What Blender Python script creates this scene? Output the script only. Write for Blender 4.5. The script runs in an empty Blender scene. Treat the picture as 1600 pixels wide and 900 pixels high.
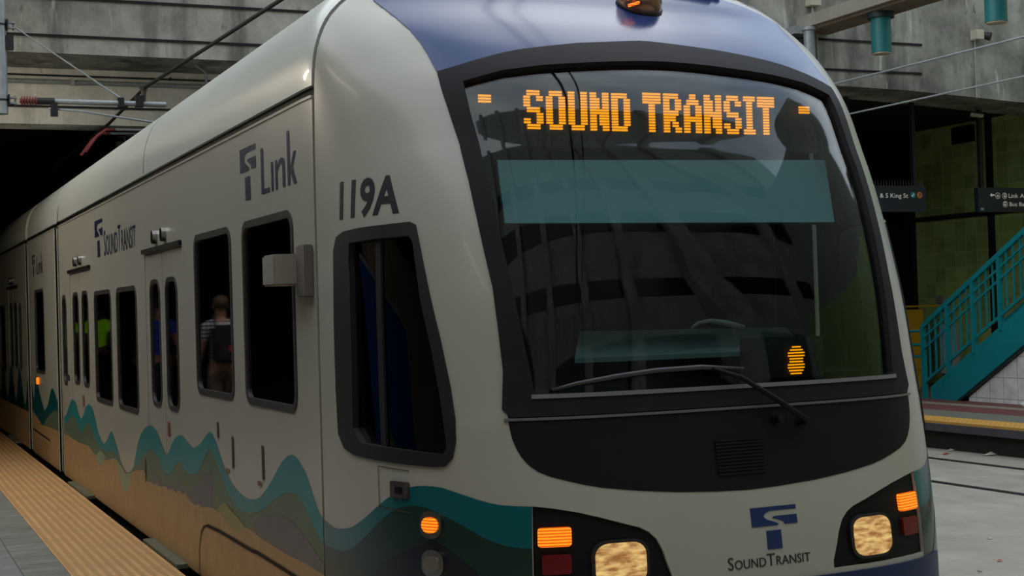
import bpy, bmesh, math, random
import numpy as np
from mathutils import Vector, Matrix
from mathutils.geometry import tessellate_polygon
random.seed(7)
PI = math.pi
COL = bpy.context.scene.collection
SC = bpy.context.scene

# ------------------------------------------------------------------ camera
# x = across the tracks, y = along the tracks into the tunnel, z = up, platform top z = 0
CAM = Vector((0, 0, 1.55)); FPX = 2272.356
RIGHT = Vector((0.91320417, -0.4063775, -0.03025689))
UP = Vector((0.02238246, -0.02411736, 0.99945854))
FWD = Vector((0.40688718, 0.91338693, 0.01292835))
cd = bpy.data.cameras.new('camera'); cam = bpy.data.objects.new('camera', cd); COL.objects.link(cam)
cd.sensor_width = 36; cd.lens = FPX / 1600 * 36; cd.clip_end = 300
m = Matrix.Identity(4)
for i in range(3):
    m[i][0], m[i][1], m[i][2], m[i][3] = RIGHT[i], UP[i], -FWD[i], CAM[i]
cam.matrix_world = m
SC.camera = cam

# ------------------------------------------------------------------ sky and exposure
w = bpy.data.worlds.new('overcast_sky'); SC.world = w; w.use_nodes = True
nt = w.node_tree; bg = nt.nodes['Background']
tc = nt.nodes.new('ShaderNodeTexCoord'); nz = nt.nodes.new('ShaderNodeTexNoise'); nz.inputs['Scale'].default_value = 2.2; nz.inputs['Detail'].default_value = 5
cr = nt.nodes.new('ShaderNodeValToRGB'); nt.links.new(tc.outputs['Generated'], nz.inputs['Vector']); nt.links.new(nz.outputs[0], cr.inputs[0])
cr.color_ramp.elements[0].position = .35; cr.color_ramp.elements[1].position = .7
cr.color_ramp.elements[0].color = (.36, .45, .58, 1); cr.color_ramp.elements[1].color = (.98, 1.0, 1.02, 1)
nt.links.new(cr.outputs[0], bg.inputs['Color']); bg.inputs['Strength'].default_value = 2.42
sd = bpy.data.lights.new('sun', 'SUN'); sd.energy = 0.25; sd.angle = math.radians(40); sd.color = (1, .97, .92)
sun = bpy.data.objects.new('sun', sd); COL.objects.link(sun); sun.rotation_euler = (math.radians(-38), math.radians(14), 0); sun.location = (0, -5, 20)
SC.view_settings.view_transform = 'Standard'; SC.view_settings.look = 'None'; SC.view_settings.gamma = 1
SC.view_settings.exposure = 0.0; SC.view_settings.use_curve_mapping = False

# ------------------------------------------------------------------ materials
def lin(c):
    return tuple(((v / 255) / 12.92 if v / 255 <= .04045 else ((v / 255 + .055) / 1.055) ** 2.4) for v in c)
MATS = {}
def mat(name, rgb, rough=.5, metal=0, noise=0, nscale=3, bump=0, bscale=40, emit=None, es=1, coat=0, spec=.5):
    if name in MATS: return MATS[name]
    mt = bpy.data.materials.new(name); mt.use_nodes = True; N = mt.node_tree.nodes; L = mt.node_tree.links
    b = N['Principled BSDF']; c = lin(rgb)
    b.inputs['Base Color'].default_value = (*c, 1); b.inputs['Roughness'].default_value = rough; b.inputs['Metallic'].default_value = metal
    b.inputs['Specular IOR Level'].default_value = spec; b.inputs['Coat Weight'].default_value = coat; b.inputs['Coat Roughness'].default_value = .06
    tcn = N.new('ShaderNodeTexCoord')
    n = N.new('ShaderNodeTexNoise'); n.inputs['Scale'].default_value = nscale; n.inputs['Detail'].default_value = 8; n.inputs['Roughness'].default_value = .65
    L.new(tcn.outputs['Object'], n.inputs['Vector'])
    a = max(noise, .03)
    r = N.new('ShaderNodeValToRGB'); r.color_ramp.elements[0].position = .3; r.color_ramp.elements[1].position = .7
    r.color_ramp.elements[0].color = (*[v * (1 - a) for v in c], 1); r.color_ramp.elements[1].color = (*[min(1, v * (1 + a)) for v in c], 1)
    L.new(n.outputs[0], r.inputs[0]); L.new(r.outputs[0], b.inputs['Base Color'])
    if bump:
        n2 = N.new('ShaderNodeTexNoise'); n2.inputs['Scale'].default_value = bscale; n2.inputs['Detail'].default_value = 6
        L.new(tcn.outputs['Object'], n2.inputs['Vector'])
        bp = N.new('ShaderNodeBump'); bp.inputs['Strength'].default_value = bump; bp.inputs['Distance'].default_value = .01
        L.new(n2.outputs[0], bp.inputs['Height']); L.new(bp.outputs[0], b.inputs['Normal'])
    if emit:
        b.inputs['Emission Color'].default_value = (*lin(emit), 1); b.inputs['Emission Strength'].default_value = es
    MATS[name] = mt; return mt

def concrete(name, rgb, streak=.5, scale=1.0, axes=(.9, .9, .12)):
    mt = bpy.data.materials.new(name); mt.use_nodes = True; N = mt.node_tree.nodes; L = mt.node_tree.links
    b = N['Principled BSDF']; b.inputs['Roughness'].default_value = .85; b.inputs['Specular IOR Level'].default_value = .25
    c = lin(rgb); tcn = N.new('ShaderNodeTexCoord')
    def noise(sc, det, mp):
        mpn = N.new('ShaderNodeMapping'); mpn.inputs['Scale'].default_value = mp; L.new(tcn.outputs['Object'], mpn.inputs['Vector'])
        n = N.new('ShaderNodeTexNoise'); n.inputs['Scale'].default_value = sc; n.inputs['Detail'].default_value = det; n.inputs['Roughness'].default_value = .62
        L.new(mpn.outputs[0], n.inputs['Vector']); return n
    def ramp(src, p0, c0, p1, c1):
        r = N.new('ShaderNodeValToRGB'); r.color_ramp.elements[0].position = p0; r.color_ramp.elements[1].position = p1
        r.color_ramp.elements[0].color = (*c0, 1); r.color_ramp.elements[1].color = (*c1, 1); L.new(src.outputs[0], r.inputs[0]); return r
    def mix(a, bb, f, mode='MIX'):
        x = N.new('ShaderNodeMix'); x.data_type = 'RGBA'; x.blend_type = mode
        if isinstance(f, float): x.inputs[0].default_value = f
        else: L.new(f.outputs[0], x.inputs[0])
        L.new(a.outputs[2 if a.type == 'MIX' else 0], x.inputs[6])
        if isinstance(bb, tuple): x.inputs[7].default_value = (*bb, 1)
        else: L.new(bb.outputs[2 if bb.type == 'MIX' else 0], x.inputs[7])
        return x
    base = ramp(noise(1.3 * scale, 12, (1, 1, 1)), .34, tuple(v * (1 - .55 * streak) for v in c), .68, tuple(v * (1 + .5 * streak) for v in c))
    dark = ramp(noise(3.0 * scale, 10, axes), .5, (0, 0, 0), .72, (streak, streak, streak))
    x = mix(base, tuple(v * .22 for v in c), dark)
    dk2 = ramp(noise(11 * scale, 6, (1, 1, .35)), .60, (0, 0, 0), .70, (streak, streak, streak))
    x = mix(x, tuple(v * .35 for v in c), dk2)
    lt = ramp(noise(4.4 * scale, 10, tuple(a * 1.5 for a in axes)), .60, (0, 0, 0), .74, (streak, streak, streak))
    x = mix(x, tuple(min(1, v * 2.1) for v in c), lt)
    sp = ramp(noise(60 * scale, 3, (1, 1, 1)), .62, (0, 0, 0), .72, (.35, .35, .35))
    x = mix(x, tuple(v * .4 for v in c), sp)
    L.new(x.outputs[2], b.inputs['Base Color'])
    bp = N.new('ShaderNodeBump'); bp.inputs['Strength'].default_value = .35; bp.inputs['Distance'].default_value = .01
    n2 = noise(25, 8, (1, 1, 1)); L.new(n2.outputs[0], bp.inputs['Height']); L.new(bp.outputs[0], b.inputs['Normal'])
    return mt

def grid_mat(name, rgb, line, step, width, axes=('y', 'z'), offs=(0, 0), rough=.3, var=.25, bump=0, stag=False):
    """tiles: base colour varied tile by tile, joint lines in a second colour; coordinates are object space"""
    mt = bpy.data.materials.new(name); mt.use_nodes = True; N = mt.node_tree.nodes; L = mt.node_tree.links
    b = N['Principled BSDF']; b.inputs['Roughness'].default_value = rough
    tcn = N.new('ShaderNodeTexCoord'); sp = N.new('ShaderNodeSeparateXYZ'); L.new(tcn.outputs['Object'], sp.inputs[0])
    def mth(op, a, bb=None, v=None):
        q = N.new('ShaderNodeMath'); q.operation = op; L.new(a, q.inputs[0])
        if bb is not None: L.new(bb, q.inputs[1])
        if v is not None: q.inputs[1].default_value = v
        return q.outputs[0]
    outs = []; cells = []
    for ax, st, of in zip(axes, step, offs):
        o = sp.outputs['xyz'.index(ax)]
        u = mth('DIVIDE', mth('ADD', o, v=of), v=st)
        cells.append(mth('FLOOR', u)); f = mth('FRACT', u)
        d = mth('ABSOLUTE', mth('SUBTRACT', f, v=.5))
        outs.append(mth('GREATER_THAN', d, v=.5 - width / st / 2))
    ln = mth('MAXIMUM', outs[0], outs[1])
    cb = N.new('ShaderNodeCombineXYZ'); L.new(cells[0], cb.inputs[0]); L.new(cells[1], cb.inputs[1])
    wn = N.new('ShaderNodeTexWhiteNoise'); L.new(cb.outputs[0], wn.inputs[0])
    c = lin(rgb); r = N.new('ShaderNodeValToRGB'); r.color_ramp.elements[0].color = (*[v * (1 - var) for v in c], 1); r.color_ramp.elements[1].color = (*[v * (1 + var) for v in c], 1)
    L.new(wn.outputs[0], r.inputs[0])
    nn = N.new('ShaderNodeTexNoise'); nn.inputs['Scale'].default_value = 6; nn.inputs['Detail'].default_value = 8; L.new(tcn.outputs['Object'], nn.inputs['Vector'])
    m2 = N.new('ShaderNodeMix'); m2.data_type = 'RGBA'; m2.blend_type = 'MULTIPLY'; m2.inputs[0].default_value = .6
    L.new(r.outputs[0], m2.inputs[6])
    r2 = N.new('ShaderNodeValToRGB'); r2.color_ramp.elements[0].position = .3; r2.color_ramp.elements[1].position = .7
    r2.color_ramp.elements[0].color = (.55, .55, .55, 1); r2.color_ramp.elements[1].color = (1.0, 1.0, 1.0, 1); L.new(nn.outputs[0], r2.inputs[0]); L.new(r2.outputs[0], m2.inputs[7])
    mx = N.new('ShaderNodeMix'); mx.data_type = 'RGBA'; L.new(ln, mx.inputs[0]); L.new(m2.outputs[2], mx.inputs[6]); mx.inputs[7].default_value = (*lin(line), 1)
    L.new(mx.outputs[2], b.inputs['Base Color'])
    if bump:
        bp = N.new('ShaderNodeBump'); bp.inputs['Strength'].default_value = bump; bp.inputs['Distance'].default_value = .004; bp.invert = True
        L.new(ln, bp.inputs['Height']); L.new(bp.outputs[0], b.inputs['Normal'])
    return mt

def tactile(name, rgb, pitch=.06):
    """truncated-dome paving: raised domes in a square grid, darker between"""
    mt = bpy.data.materials.new(name); mt.use_nodes = True; N = mt.node_tree.nodes; L = mt.node_tree.links
    b = N['Principled BSDF']; b.inputs['Roughness'].default_value = .75; b.inputs['Specular IOR Level'].default_value = .25
    tcn = N.new('ShaderNodeTexCoord'); sp = N.new('ShaderNodeSeparateXYZ'); L.new(tcn.outputs['Object'], sp.inputs[0])
    def mth(op, a, bb=None, v=None):
        q = N.new('ShaderNodeMath'); q.operation = op; L.new(a, q.inputs[0])
        if bb is not None: L.new(bb, q.inputs[1])
        if v is not None: q.inputs[1].default_value = v
        return q.outputs[0]
    fx = mth('SUBTRACT', mth('FRACT', mth('DIVIDE', sp.outputs[0], v=pitch)), v=.5)
    fy = mth('SUBTRACT', mth('FRACT', mth('DIVIDE', sp.outputs[1], v=pitch)), v=.5)
    d = mth('SQRT', mth('ADD', mth('MULTIPLY', fx, fx), mth('MULTIPLY', fy, fy)))
    mr = N.new('ShaderNodeMapRange'); mr.inputs[1].default_value = .22; mr.inputs[2].default_value = .38; mr.inputs[3].default_value = 1; mr.inputs[4].default_value = 0
    L.new(d, mr.inputs[0])
    c = lin(rgb); nn = N.new('ShaderNodeTexNoise'); nn.inputs['Scale'].default_value = 3; nn.inputs['Detail'].default_value = 10; L.new(tcn.outputs['Object'], nn.inputs['Vector'])
    r = N.new('ShaderNodeValToRGB'); r.color_ramp.elements[0].position = .3; r.color_ramp.elements[1].position = .7
    r.color_ramp.elements[0].color = (*[v * .8 for v in c], 1); r.color_ramp.elements[1].color = (*[v * 1.15 for v in c], 1); L.new(nn.outputs[0], r.inputs[0])
    mx = N.new('ShaderNodeMix'); mx.data_type = 'RGBA'; L.new(mr.outputs[0], mx.inputs[0]); mx.inputs[6].default_value = (*[v * .62 for v in c], 1); L.new(r.outputs[0], mx.inputs[7])
    L.new(mx.outputs[2], b.inputs['Base Color'])
    bp = N.new('ShaderNodeBump'); bp.inputs['Strength'].default_value = 1; bp.inputs['Distance'].default_value = .006; L.new(mr.outputs[0], bp.inputs['Height']); L.new(bp.outputs[0], b.inputs['Normal'])
    return mt

def glass_mat(name, tint, trans=1.0, rough=.02, ior=1.5):
    mt = bpy.data.materials.new(name); mt.use_nodes = True; N = mt.node_tree.nodes; L = mt.node_tree.links
    N.remove(N['Principled BSDF']); out = N['Material Output']
    t = N.new('ShaderNodeBsdfTransparent'); t.inputs[0].default_value = (*tint, 1)
    g = N.new('ShaderNodeBsdfGlossy'); g.inputs['Roughness'].default_value = rough
    f = N.new('ShaderNodeFresnel'); ge = N.new('ShaderNodeNewGeometry'); mr = N.new('ShaderNodeMapRange')   # same reflectance from either face of the pane
    mr.inputs[3].default_value = ior; mr.inputs[4].default_value = 1 / ior; L.new(ge.outputs['Backfacing'], mr.inputs[0]); L.new(mr.outputs[0], f.inputs[0])
    mx = N.new('ShaderNodeMixShader'); L.new(f.outputs[0], mx.inputs[0]); L.new(t.outputs[0], mx.inputs[1]); L.new(g.outputs[0], mx.inputs[2]); L.new(mx.outputs[0], out.inputs[0])
    return mt

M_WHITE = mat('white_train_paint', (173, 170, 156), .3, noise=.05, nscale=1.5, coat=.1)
M_ROOF = mat('sky_lit_roof_paint', (202, 205, 194), .3, noise=.06, nscale=1.2, coat=.2)  # same white body, kept lighter: sky gloss is put into the colour
M_BLUE = mat('blue_train_paint', (28, 56, 104), .18, spec=.38)
M_NAVY = mat('navy_skirt_paint', (22, 30, 52), .45)
M_INNER = mat('dark_interior_lining', (22, 23, 25), .8)
M_FRAME = mat('charcoal_frame', (36, 34, 36), .65, spec=.15, noise=.1, nscale=10)
M_BLACK = mat('black_plastic', (10, 10, 11), .6, spec=.25, noise=.1, nscale=8)
M_RUBBER = mat('black_rubber', (28, 27, 27), .5)
M_WINFR = mat('window_rubber_grey', (58, 56, 54), .4)
M_GLASS = glass_mat('windscreen_glass', (.74, .82, .82), ior=1.42)
M_CABG = glass_mat('cab_side_glass', (.35, .38, .40), ior=1.5)
M_TINT = mat('dark_tinted_glass', (6, 6, 7), .03, spec=.75)
M_TEAL = mat('teal_livery', (0, 92, 96), .3, coat=.4)
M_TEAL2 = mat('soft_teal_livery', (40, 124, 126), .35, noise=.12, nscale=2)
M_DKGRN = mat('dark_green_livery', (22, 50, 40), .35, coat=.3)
M_OLIVE = mat('olive_livery', (92, 108, 84), .4, noise=.12, nscale=4)
M_SAGE = mat('sage_livery', (132, 152, 122), .4, noise=.1, nscale=4)
M_MAUVE = mat('slate_livery', (98, 96, 98), .4, noise=.18, nscale=9)
M_SAND = mat('sand_livery', (166, 136, 94), .45, noise=.14, nscale=6)
M_MIDN = mat('midnight_livery', (26, 28, 40), .35, coat=.3)
M_LOGO = mat('navy_logo_vinyl', (14, 26, 60), .45, spec=.3)
M_LOGO2 = mat('blue_logo_vinyl', (16, 42, 92), .4)
M_DKTXT = mat('dark_number_vinyl', (34, 34, 40), .45)
M_CHROME = mat('brushed_chrome', (170, 165, 160), .22, metal=1)
M_STEEL = mat('galvanised_steel', (150, 156, 158), .42, metal=.25, noise=.15, nscale=12)
M_DKSTEEL = mat('dark_steel', (44, 44, 46), .5, metal=.5, noise=.2, nscale=20)
M_WIRE = mat('dark_cable', (24, 24, 24), .6)
M_TEALP = mat('teal_painted_steel', (16, 126, 132), .42, noise=.08, nscale=4)
M_TEALD = mat('teal_lamp_enamel', (28, 112, 112), .4, noise=.08, nscale=4)
M_LED = mat('amber_led', (120, 60, 0), .5, emit=(255, 150, 0), es=1.9)
M_AMBER = mat('amber_lamp_lens', (255, 120, 20), .35, emit=(255, 118, 12), es=1.15)
def ribs(m, lo, hi, sc, axis='Z'):
    N = m.node_tree.nodes; L = m.node_tree.links; b = N['Principled BSDF']
    t = N.new('ShaderNodeTexCoord'); wv = N.new('ShaderNodeTexWave'); wv.bands_direction = axis; wv.inputs['Scale'].default_value = sc; wv.inputs['Distortion'].default_value = .6
    r = N.new('ShaderNodeValToRGB'); r.color_ramp.elements[0].position = .2; r.color_ramp.elements[1].position = .75
    r.color_ramp.elements[0].color = (*lin(lo), 1); r.color_ramp.elements[1].color = (*lin(hi), 1)
    L.new(t.outputs['Object'], wv.inputs[0]); L.new(wv.outputs[0], r.inputs[0]); L.new(r.outputs[0], b.inputs['Emission Color'])
ribs(M_AMBER, (190, 60, 4), (255, 150, 30), 28)
M_RED = mat('dark_red_lens', (110, 8, 16), .3)

# ------------------------------------------------------------------ object helpers
def link(name, me, parent=None):
    o = bpy.data.objects.new(name, me); COL.objects.link(o)
    if parent is not None: o.parent = parent
    return o
def thing(name, label, cat, loc=(0, 0, 0), group=None):
    o = bpy.data.objects.new(name, None); COL.objects.link(o); o.location = loc; o.empty_display_size = .2
    return tag(o, label, cat, group)
def tag(o, label, cat, group=None, kind=None):
    o['label'] = label; o['category'] = cat
    if group: o['group'] = group
    if kind: o['kind'] = kind
    return o
def obj(name, bm, mt, parent=None, smooth=False, bevel=0):
    me = bpy.data.meshes.new(name)
    if bevel:
        bmesh.ops.bevel(bm, geom=[e for e in bm.edges if e.calc_face_angle(0) > .6], offset=bevel, segments=2, affect='EDGES')
    bm.to_mesh(me); bm.free()
    for q in (mt if isinstance(mt, (list, tuple)) else [mt]): me.materials.append(q)
    if smooth:
        me.polygons.foreach_set('use_smooth', [True] * len(me.polygons))
    o = link(name, me, parent)
    if parent is not None and parent.parent is None:
        o.matrix_parent_inverse = Matrix.Translation(-parent.location)
    elif parent is not None:
        o.matrix_parent_inverse = Matrix.Identity(4)
    return o
def struct(name, bm, mt, **k):
    o = obj(name, bm, mt, **k); o['kind'] = 'structure'; return o
def box(x0, x1, y0, y1, z0, z1, bm=None):
    bm = bm or bmesh.new()
    r = bmesh.ops.create_cube(bm, size=1)
    for v in r['verts']:
        v.co = Vector(((x0 + x1) / 2 + v.co.x * (x1 - x0), (y0 + y1) / 2 + v.co.y * (y1 - y0), (z0 + z1) / 2 + v.co.z * (z1 - z0)))
    return bm
def tube(pts, r, bm=None, n=10, cap=True):
    bm = bm or bmesh.new(); pts = [Vector(p) for p in pts]; rs = r if isinstance(r, (list, tuple)) else [r] * len(pts)
    rings = []; prev = None
    for i, p in enumerate(pts):
        if i == 0: t = pts[1] - p
        elif i == len(pts) - 1: t = p - pts[i - 1]
        else: t = (pts[i + 1] - p).normalized() + (p - pts[i - 1]).normalized()
        if t.length < 1e-6: t = pts[-1] - pts[0]
        t.normalize()
        if prev is None:
            a = t.orthogonal().normalized()
        else:
            a = (prev - t * prev.dot(t)).normalized()
        prev = a; b = t.cross(a)
        rings.append([bm.verts.new(p + (a * math.cos(2 * PI * k / n) + b * math.sin(2 * PI * k / n)) * rs[i]) for k in range(n)])
    for A, B in zip(rings, rings[1:]):
        for k in range(n): bm.faces.new((A[k], A[(k + 1) % n], B[(k + 1) % n], B[k]))
    if cap:
        bm.faces.new(rings[0][::-1]); bm.faces.new(rings[-1])
    return bm
def prism(poly, ax, a0, a1, bm=None):
    """2D outline extruded along one axis (ax 0: poly is (y,z); ax 1: (x,z); ax 2: (x,y))"""
    bm = bm or bmesh.new()
    def mk(p, a):
        return Vector((a, p[0], p[1])) if ax == 0 else Vector((p[0], a, p[1])) if ax == 1 else Vector((p[0], p[1], a))
    A = [bm.verts.new(mk(p, a0)) for p in poly]; B = [bm.verts.new(mk(p, a1)) for p in poly]
    bm.faces.new(A); bm.faces.new(B[::-1]); n = len(poly)
    for k in range(n): bm.faces.new((A[k], B[k], B[(k + 1) % n], A[(k + 1) % n]))
    bmesh.ops.recalc_face_normals(bm, faces=bm.faces); return bm
def bar(p, q, w, h, bm=None):
    """rectangular bar from p to q, w sideways, h in the vertical plane"""
    bm = bm or bmesh.new(); p, q = Vector(p), Vector(q); t = (q - p).normalized()
    s = t.cross(Vector((0, 0, 1)));
    if s.length < 1e-4: s = Vector((1, 0, 0))
    s.normalize(); u = s.cross(t).normalized(); V = []
    for c in (p, q):
        for a, b in ((-1, -1), (1, -1), (1, 1), (-1, 1)): V.append(bm.verts.new(c + s * a * w / 2 + u * b * h / 2))
    for f in ((3, 2, 1, 0), (4, 5, 6, 7), (0, 1, 5, 4), (1, 2, 6, 5), (2, 3, 7, 6), (3, 0, 4, 7)): bm.faces.new([V[i] for i in f])
    bmesh.ops.recalc_face_normals(bm, faces=bm.faces); return bm
def rr(s0, s1, z0, z1, r, n=5):
    s0, s1 = min(s0, s1), max(s0, s1); out = []
    for cx, cz, a0 in ((s1 - r, z1 - r, 0), (s0 + r, z1 - r, 90), (s0 + r, z0 + r, 180), (s1 - r, z0 + r, 270)):
        for k in range(n + 1):
            a = math.radians(a0 + 90 * k / n); out.append((cx + r * math.cos(a), cz + r * math.sin(a)))
    return out
def ray(px, py):
    return (RIGHT * (px - 800) + UP * (450 - py) + FWD * FPX).normalized()

# ------------------------------------------------------------------ the skin of the train
# (s, z) unrolls the car: s > 6.35 is the left side (s = y), 4.151 the centre of the nose, below 1.952 the right side
X0, Y1, K = 3.125, 6.35, 1.4
SC0 = Y1 - K * PI / 2
ZK = np.array([-.4, .2, .6, 1.15, 1.65, 2.2, 2.55, 2.75, 2.9, 3.0, 3.08, 3.13])
FK = np.array([4.78, 4.767, 4.783, 4.877, 4.955, 5.14, 5.352, 5.62, 5.87, 6.01, 6.15, 6.26])
WK = np.array([1.325, 1.325, 1.325, 1.325, 1.325, 1.325, 1.325, 1.305, 1.24, 1.14, .99, .78])
def cub(x, xp, fp, m):
    x = min(max(x, xp[0]), xp[-1]); i = min(max(int(np.searchsorted(xp, x)) - 1, 0), len(xp) - 2)
    h = xp[i + 1] - xp[i]; t = (x - xp[i]) / h
    return (2 * t**3 - 3 * t**2 + 1) * fp[i] + (t**3 - 2 * t**2 + t) * h * m[i] + (-2 * t**3 + 3 * t**2) * fp[i + 1] + (t**3 - t**2) * h * m[i + 1]
MF = np.gradient(FK, ZK); MW = np.gradient(WK, ZK); MW[:7] = 0
def Wd(z): return cub(z, ZK, WK, MW)
def Fd(z): return cub(z, ZK, FK, MF)
def Nz(z): return 3.71 + (2.62 - 3.71) * min(max((z - 1.1) / 1.5, 0), 1)
def skin0(s, z):
    W = Wd(z)
    if s >= Y1: return Vector((X0 - W, s, z))
    phi = (Y1 - s) / K - PI / 2
    if phi >= PI / 2: return Vector((X0 + W, Y1 + (phi - PI / 2) * K, z))
    D = Y1 - Fd(z); n = Nz(z)
    r = (abs(math.sin(phi) / W)**n + abs(math.cos(phi) / D)**n)**(-1 / n)
    return Vector((X0 + r * math.sin(phi), Y1 - r * math.cos(phi), z))
def skin_n(s, z):
    e = .01; a = skin0(s + e, z) - skin0(s - e, z); b = skin0(s, min(z + e, 3.13)) - skin0(s, z - e)
    n = b.cross(a); n.normalize()
    c = Vector((X0, Y1 + .2 if s < Y1 and s > 2 * SC0 - Y1 else skin0(s, z).y, z))
    if n.dot(skin0(s, z) - c) < 0 and z < 3.0: n = -n
    return n
def skin(s, z, off=0):
    p = skin0(s, z)
    return p + skin_n(s, z) * off if off else p
def mir(s): return 2 * SC0 - s
def hit(px, py):
    """where the sight line of a point of the photograph meets the skin of the train, as (s, z)"""
    d = ray(px, py)
    def g(t):
        P = CAM + d * t
        if P.y >= Y1: return abs(P.x - X0) / Wd(P.z) - 1
        D = Y1 - Fd(P.z); n = Nz(P.z)
        return (abs((P.x - X0) / Wd(P.z))**n + ((Y1 - P.y) / D)**n)**(1 / n) - 1
    t = 4.0
    while t < 40 and g(t) > 0: t += .02
    a, b = t - .02, t
    for _ in range(20):
        c = (a + b) / 2
        if g(c) > 0: a = c
        else: b = c
    P = CAM + d * b
    if P.y >= Y1: return (P.y, P.z)
    phi = math.atan2(P.x - X0, Y1 - P.y)
    return (Y1 - K * (phi + PI / 2), P.z)
def hits(pts): return [hit(*p) for p in pts]

def flat2d(outer, holes=()):
    loops = [[Vector((a, b, 0)) for a, b in outer]] + [[Vector((a, b, 0)) for a, b in h] for h in holes]
    bm = bmesh.new(); V = [bm.verts.new(v) for l in loops for v in l]
    for t in tessellate_polygon(loops):
        try: bm.faces.new([V[i] for i in t])
        except ValueError: pass
    return bm
def wrap(name, bm, mt, parent, off=0, th=0, ds=.06, dz=.06, back=None, smap=None):
    """bend a flat (s, z) mesh onto the train's skin, optionally as a solid of thickness th"""
    f = smap or (lambda s: s)
    bm.faces.ensure_lookup_table()
    ss = [v.co.x for v in bm.verts]; zz = [v.co.y for v in bm.verts]
    s0, s1, z0, z1 = min(ss), max(ss), min(zz), max(zz)
    def cuts(a, b, st):
        return [k * st for k in range(int(math.floor(a / st)) + 1, int(math.ceil(b / st)))]
    for c in cuts(s0, s1, ds):
        sm = f(c)
        if (sm > Y1 + .1 or sm < mir(Y1) - .1) and abs(c / ds) % 8 > .5: continue
        bmesh.ops.bisect_plane(bm, geom=bm.verts[:] + bm.edges[:] + bm.faces[:], plane_co=(c, 0, 0), plane_no=(1, 0, 0))
    for c in cuts(z0, z1, dz):
        allflat = f(s0) > Y1 and f(s1) > Y1 or f(s0) < mir(Y1) and f(s1) < mir(Y1)
        if allflat and c < 2.5: continue
        bmesh.ops.bisect_plane(bm, geom=bm.verts[:] + bm.edges[:] + bm.faces[:], plane_co=(0, c, 0), plane_no=(0, 1, 0))
    bm.verts.ensure_lookup_table(); bm.faces.ensure_lookup_table(); bm.edges.ensure_lookup_table()
    for i, v in enumerate(bm.verts): v.index = i
    S = [(f(v.co.x), v.co.y) for v in bm.verts]; NR = [skin_n(*p) for p in S]; P = [skin0(*p) for p in S]
    verts = [p + n * off for p, n in zip(P, NR)]; norms = list(NR); faces = []; mi = []
    for fc in bm.faces:
        idx = [v.index for v in fc.verts]; a, b, c = (verts[i] for i in idx[:3])
        nn = (b - a).cross(c - a)
        if nn.length < 1e-12: continue
        if nn.dot(NR[idx[0]]) < 0: idx = idx[::-1]
        faces.append(idx); mi.append(0)
    nfront = len(verts)
    if th:
        inner = [p + n * (off - th) for p, n in zip(P, NR)]; base = len(verts)
        verts += inner; norms += [-n for n in NR]
        for k in range(len(faces)): faces.append([i + base for i in faces[k][::-1]]); mi.append(1 if back else 0)
        for e in bm.edges:
            if len(e.link_faces) == 1:
                i, j = e.verts[0].index, e.verts[1].index; k = len(verts)
                q = [verts[i], verts[j], verts[j + base], verts[i + base]]
                fcn = e.link_faces[0].calc_center_median(); cc = skin0(f(fcn.x), fcn.y)
                nn = (q[1] - q[0]).cross(q[2] - q[0]); nn.normalize()
                ordr = [k, k + 1, k + 2, k + 3]
                if nn.dot(q[0] - cc) < 0: ordr = ordr[::-1]; nn = -nn
                verts += q; norms += [nn] * 4; faces.append(ordr); mi.append(0)
    bm.free()
    me = bpy.data.meshes.new(name); me.from_pydata([tuple(v) for v in verts], [], faces)
    me.materials.append(mt)
    if back: me.materials.append(back)
    me.polygons.foreach_set('material_index', mi)
    me.polygons.foreach_set('use_smooth', [True] * len(me.polygons))
    me.update(); me.normals_split_custom_set_from_vertices([tuple(n) for n in norms])
    o = link(name, me, parent)
    if parent is not None:
        r = parent
        while r.parent is not None: r = r.parent
        if parent is r: o.matrix_parent_inverse = Matrix.Translation(-r.location)
    return o
def panel(name, outer, mt, parent, holes=(), **k):
    return wrap(name, flat2d(outer, holes), mt, parent, **k)
def text2d(runs, height, x0=0, z0=0, xs=1.0, bold=0):
    """runs of (string, scale); returns flat mesh, reading towards -s"""
    out = bmesh.new(); x = 0
    for st, sc in runs:
        cu = bpy.data.curves.new('lettering', 'FONT'); cu.body = st; cu.size = height * sc * 1.37; cu.resolution_u = 3; cu.offset = bold
        to = bpy.data.objects.new('lettering', cu); COL.objects.link(to); bpy.context.view_layer.update()
        me = bpy.data.meshes.new_from_object(to.evaluated_get(bpy.context.evaluated_depsgraph_get()))
        wmax = max([v.co.x for v in me.vertices] + [0])
        t = bmesh.new(); t.from_mesh(me)
        for v in t.verts: v.co = Vector((x0 - (x + v.co.x) * xs, z0 + v.co.y, 0))
        tm = bpy.data.meshes.new('t'); t.to_mesh(tm); t.free(); out.from_mesh(tm)
        bpy.data.meshes.remove(tm); bpy.data.meshes.remove(me); bpy.data.objects.remove(to); bpy.data.curves.remove(cu)
        x += wmax + height * .06
    return out
def join2d(polys):
    out = bmesh.new()
    for p in polys:
        t = flat2d(p); tm = bpy.data.meshes.new('t'); t.to_mesh(tm); t.free(); out.from_mesh(tm); bpy.data.meshes.remove(tm)
    return out
MARK = [[(0, 1), (1, 1), (1, .90), (.42, .90), (.31, .85), (.27, .78), (.33, .71), (.55, .61), (.59, .58), (.56, .55), (0, .55)],
        [(.50, .77), (1, .77), (1, .56), (.72, .56), (.70, .62), (.62, .67), (.46, .73)],
        [(.30, .44), (.62, .44), (.62, 0), (.30, 0)]]
def mark2d(s0, z0, wd, h):
    return join2d([[(s0 - a * wd, z0 + b * h) for a, b in p] for p in MARK])
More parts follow.
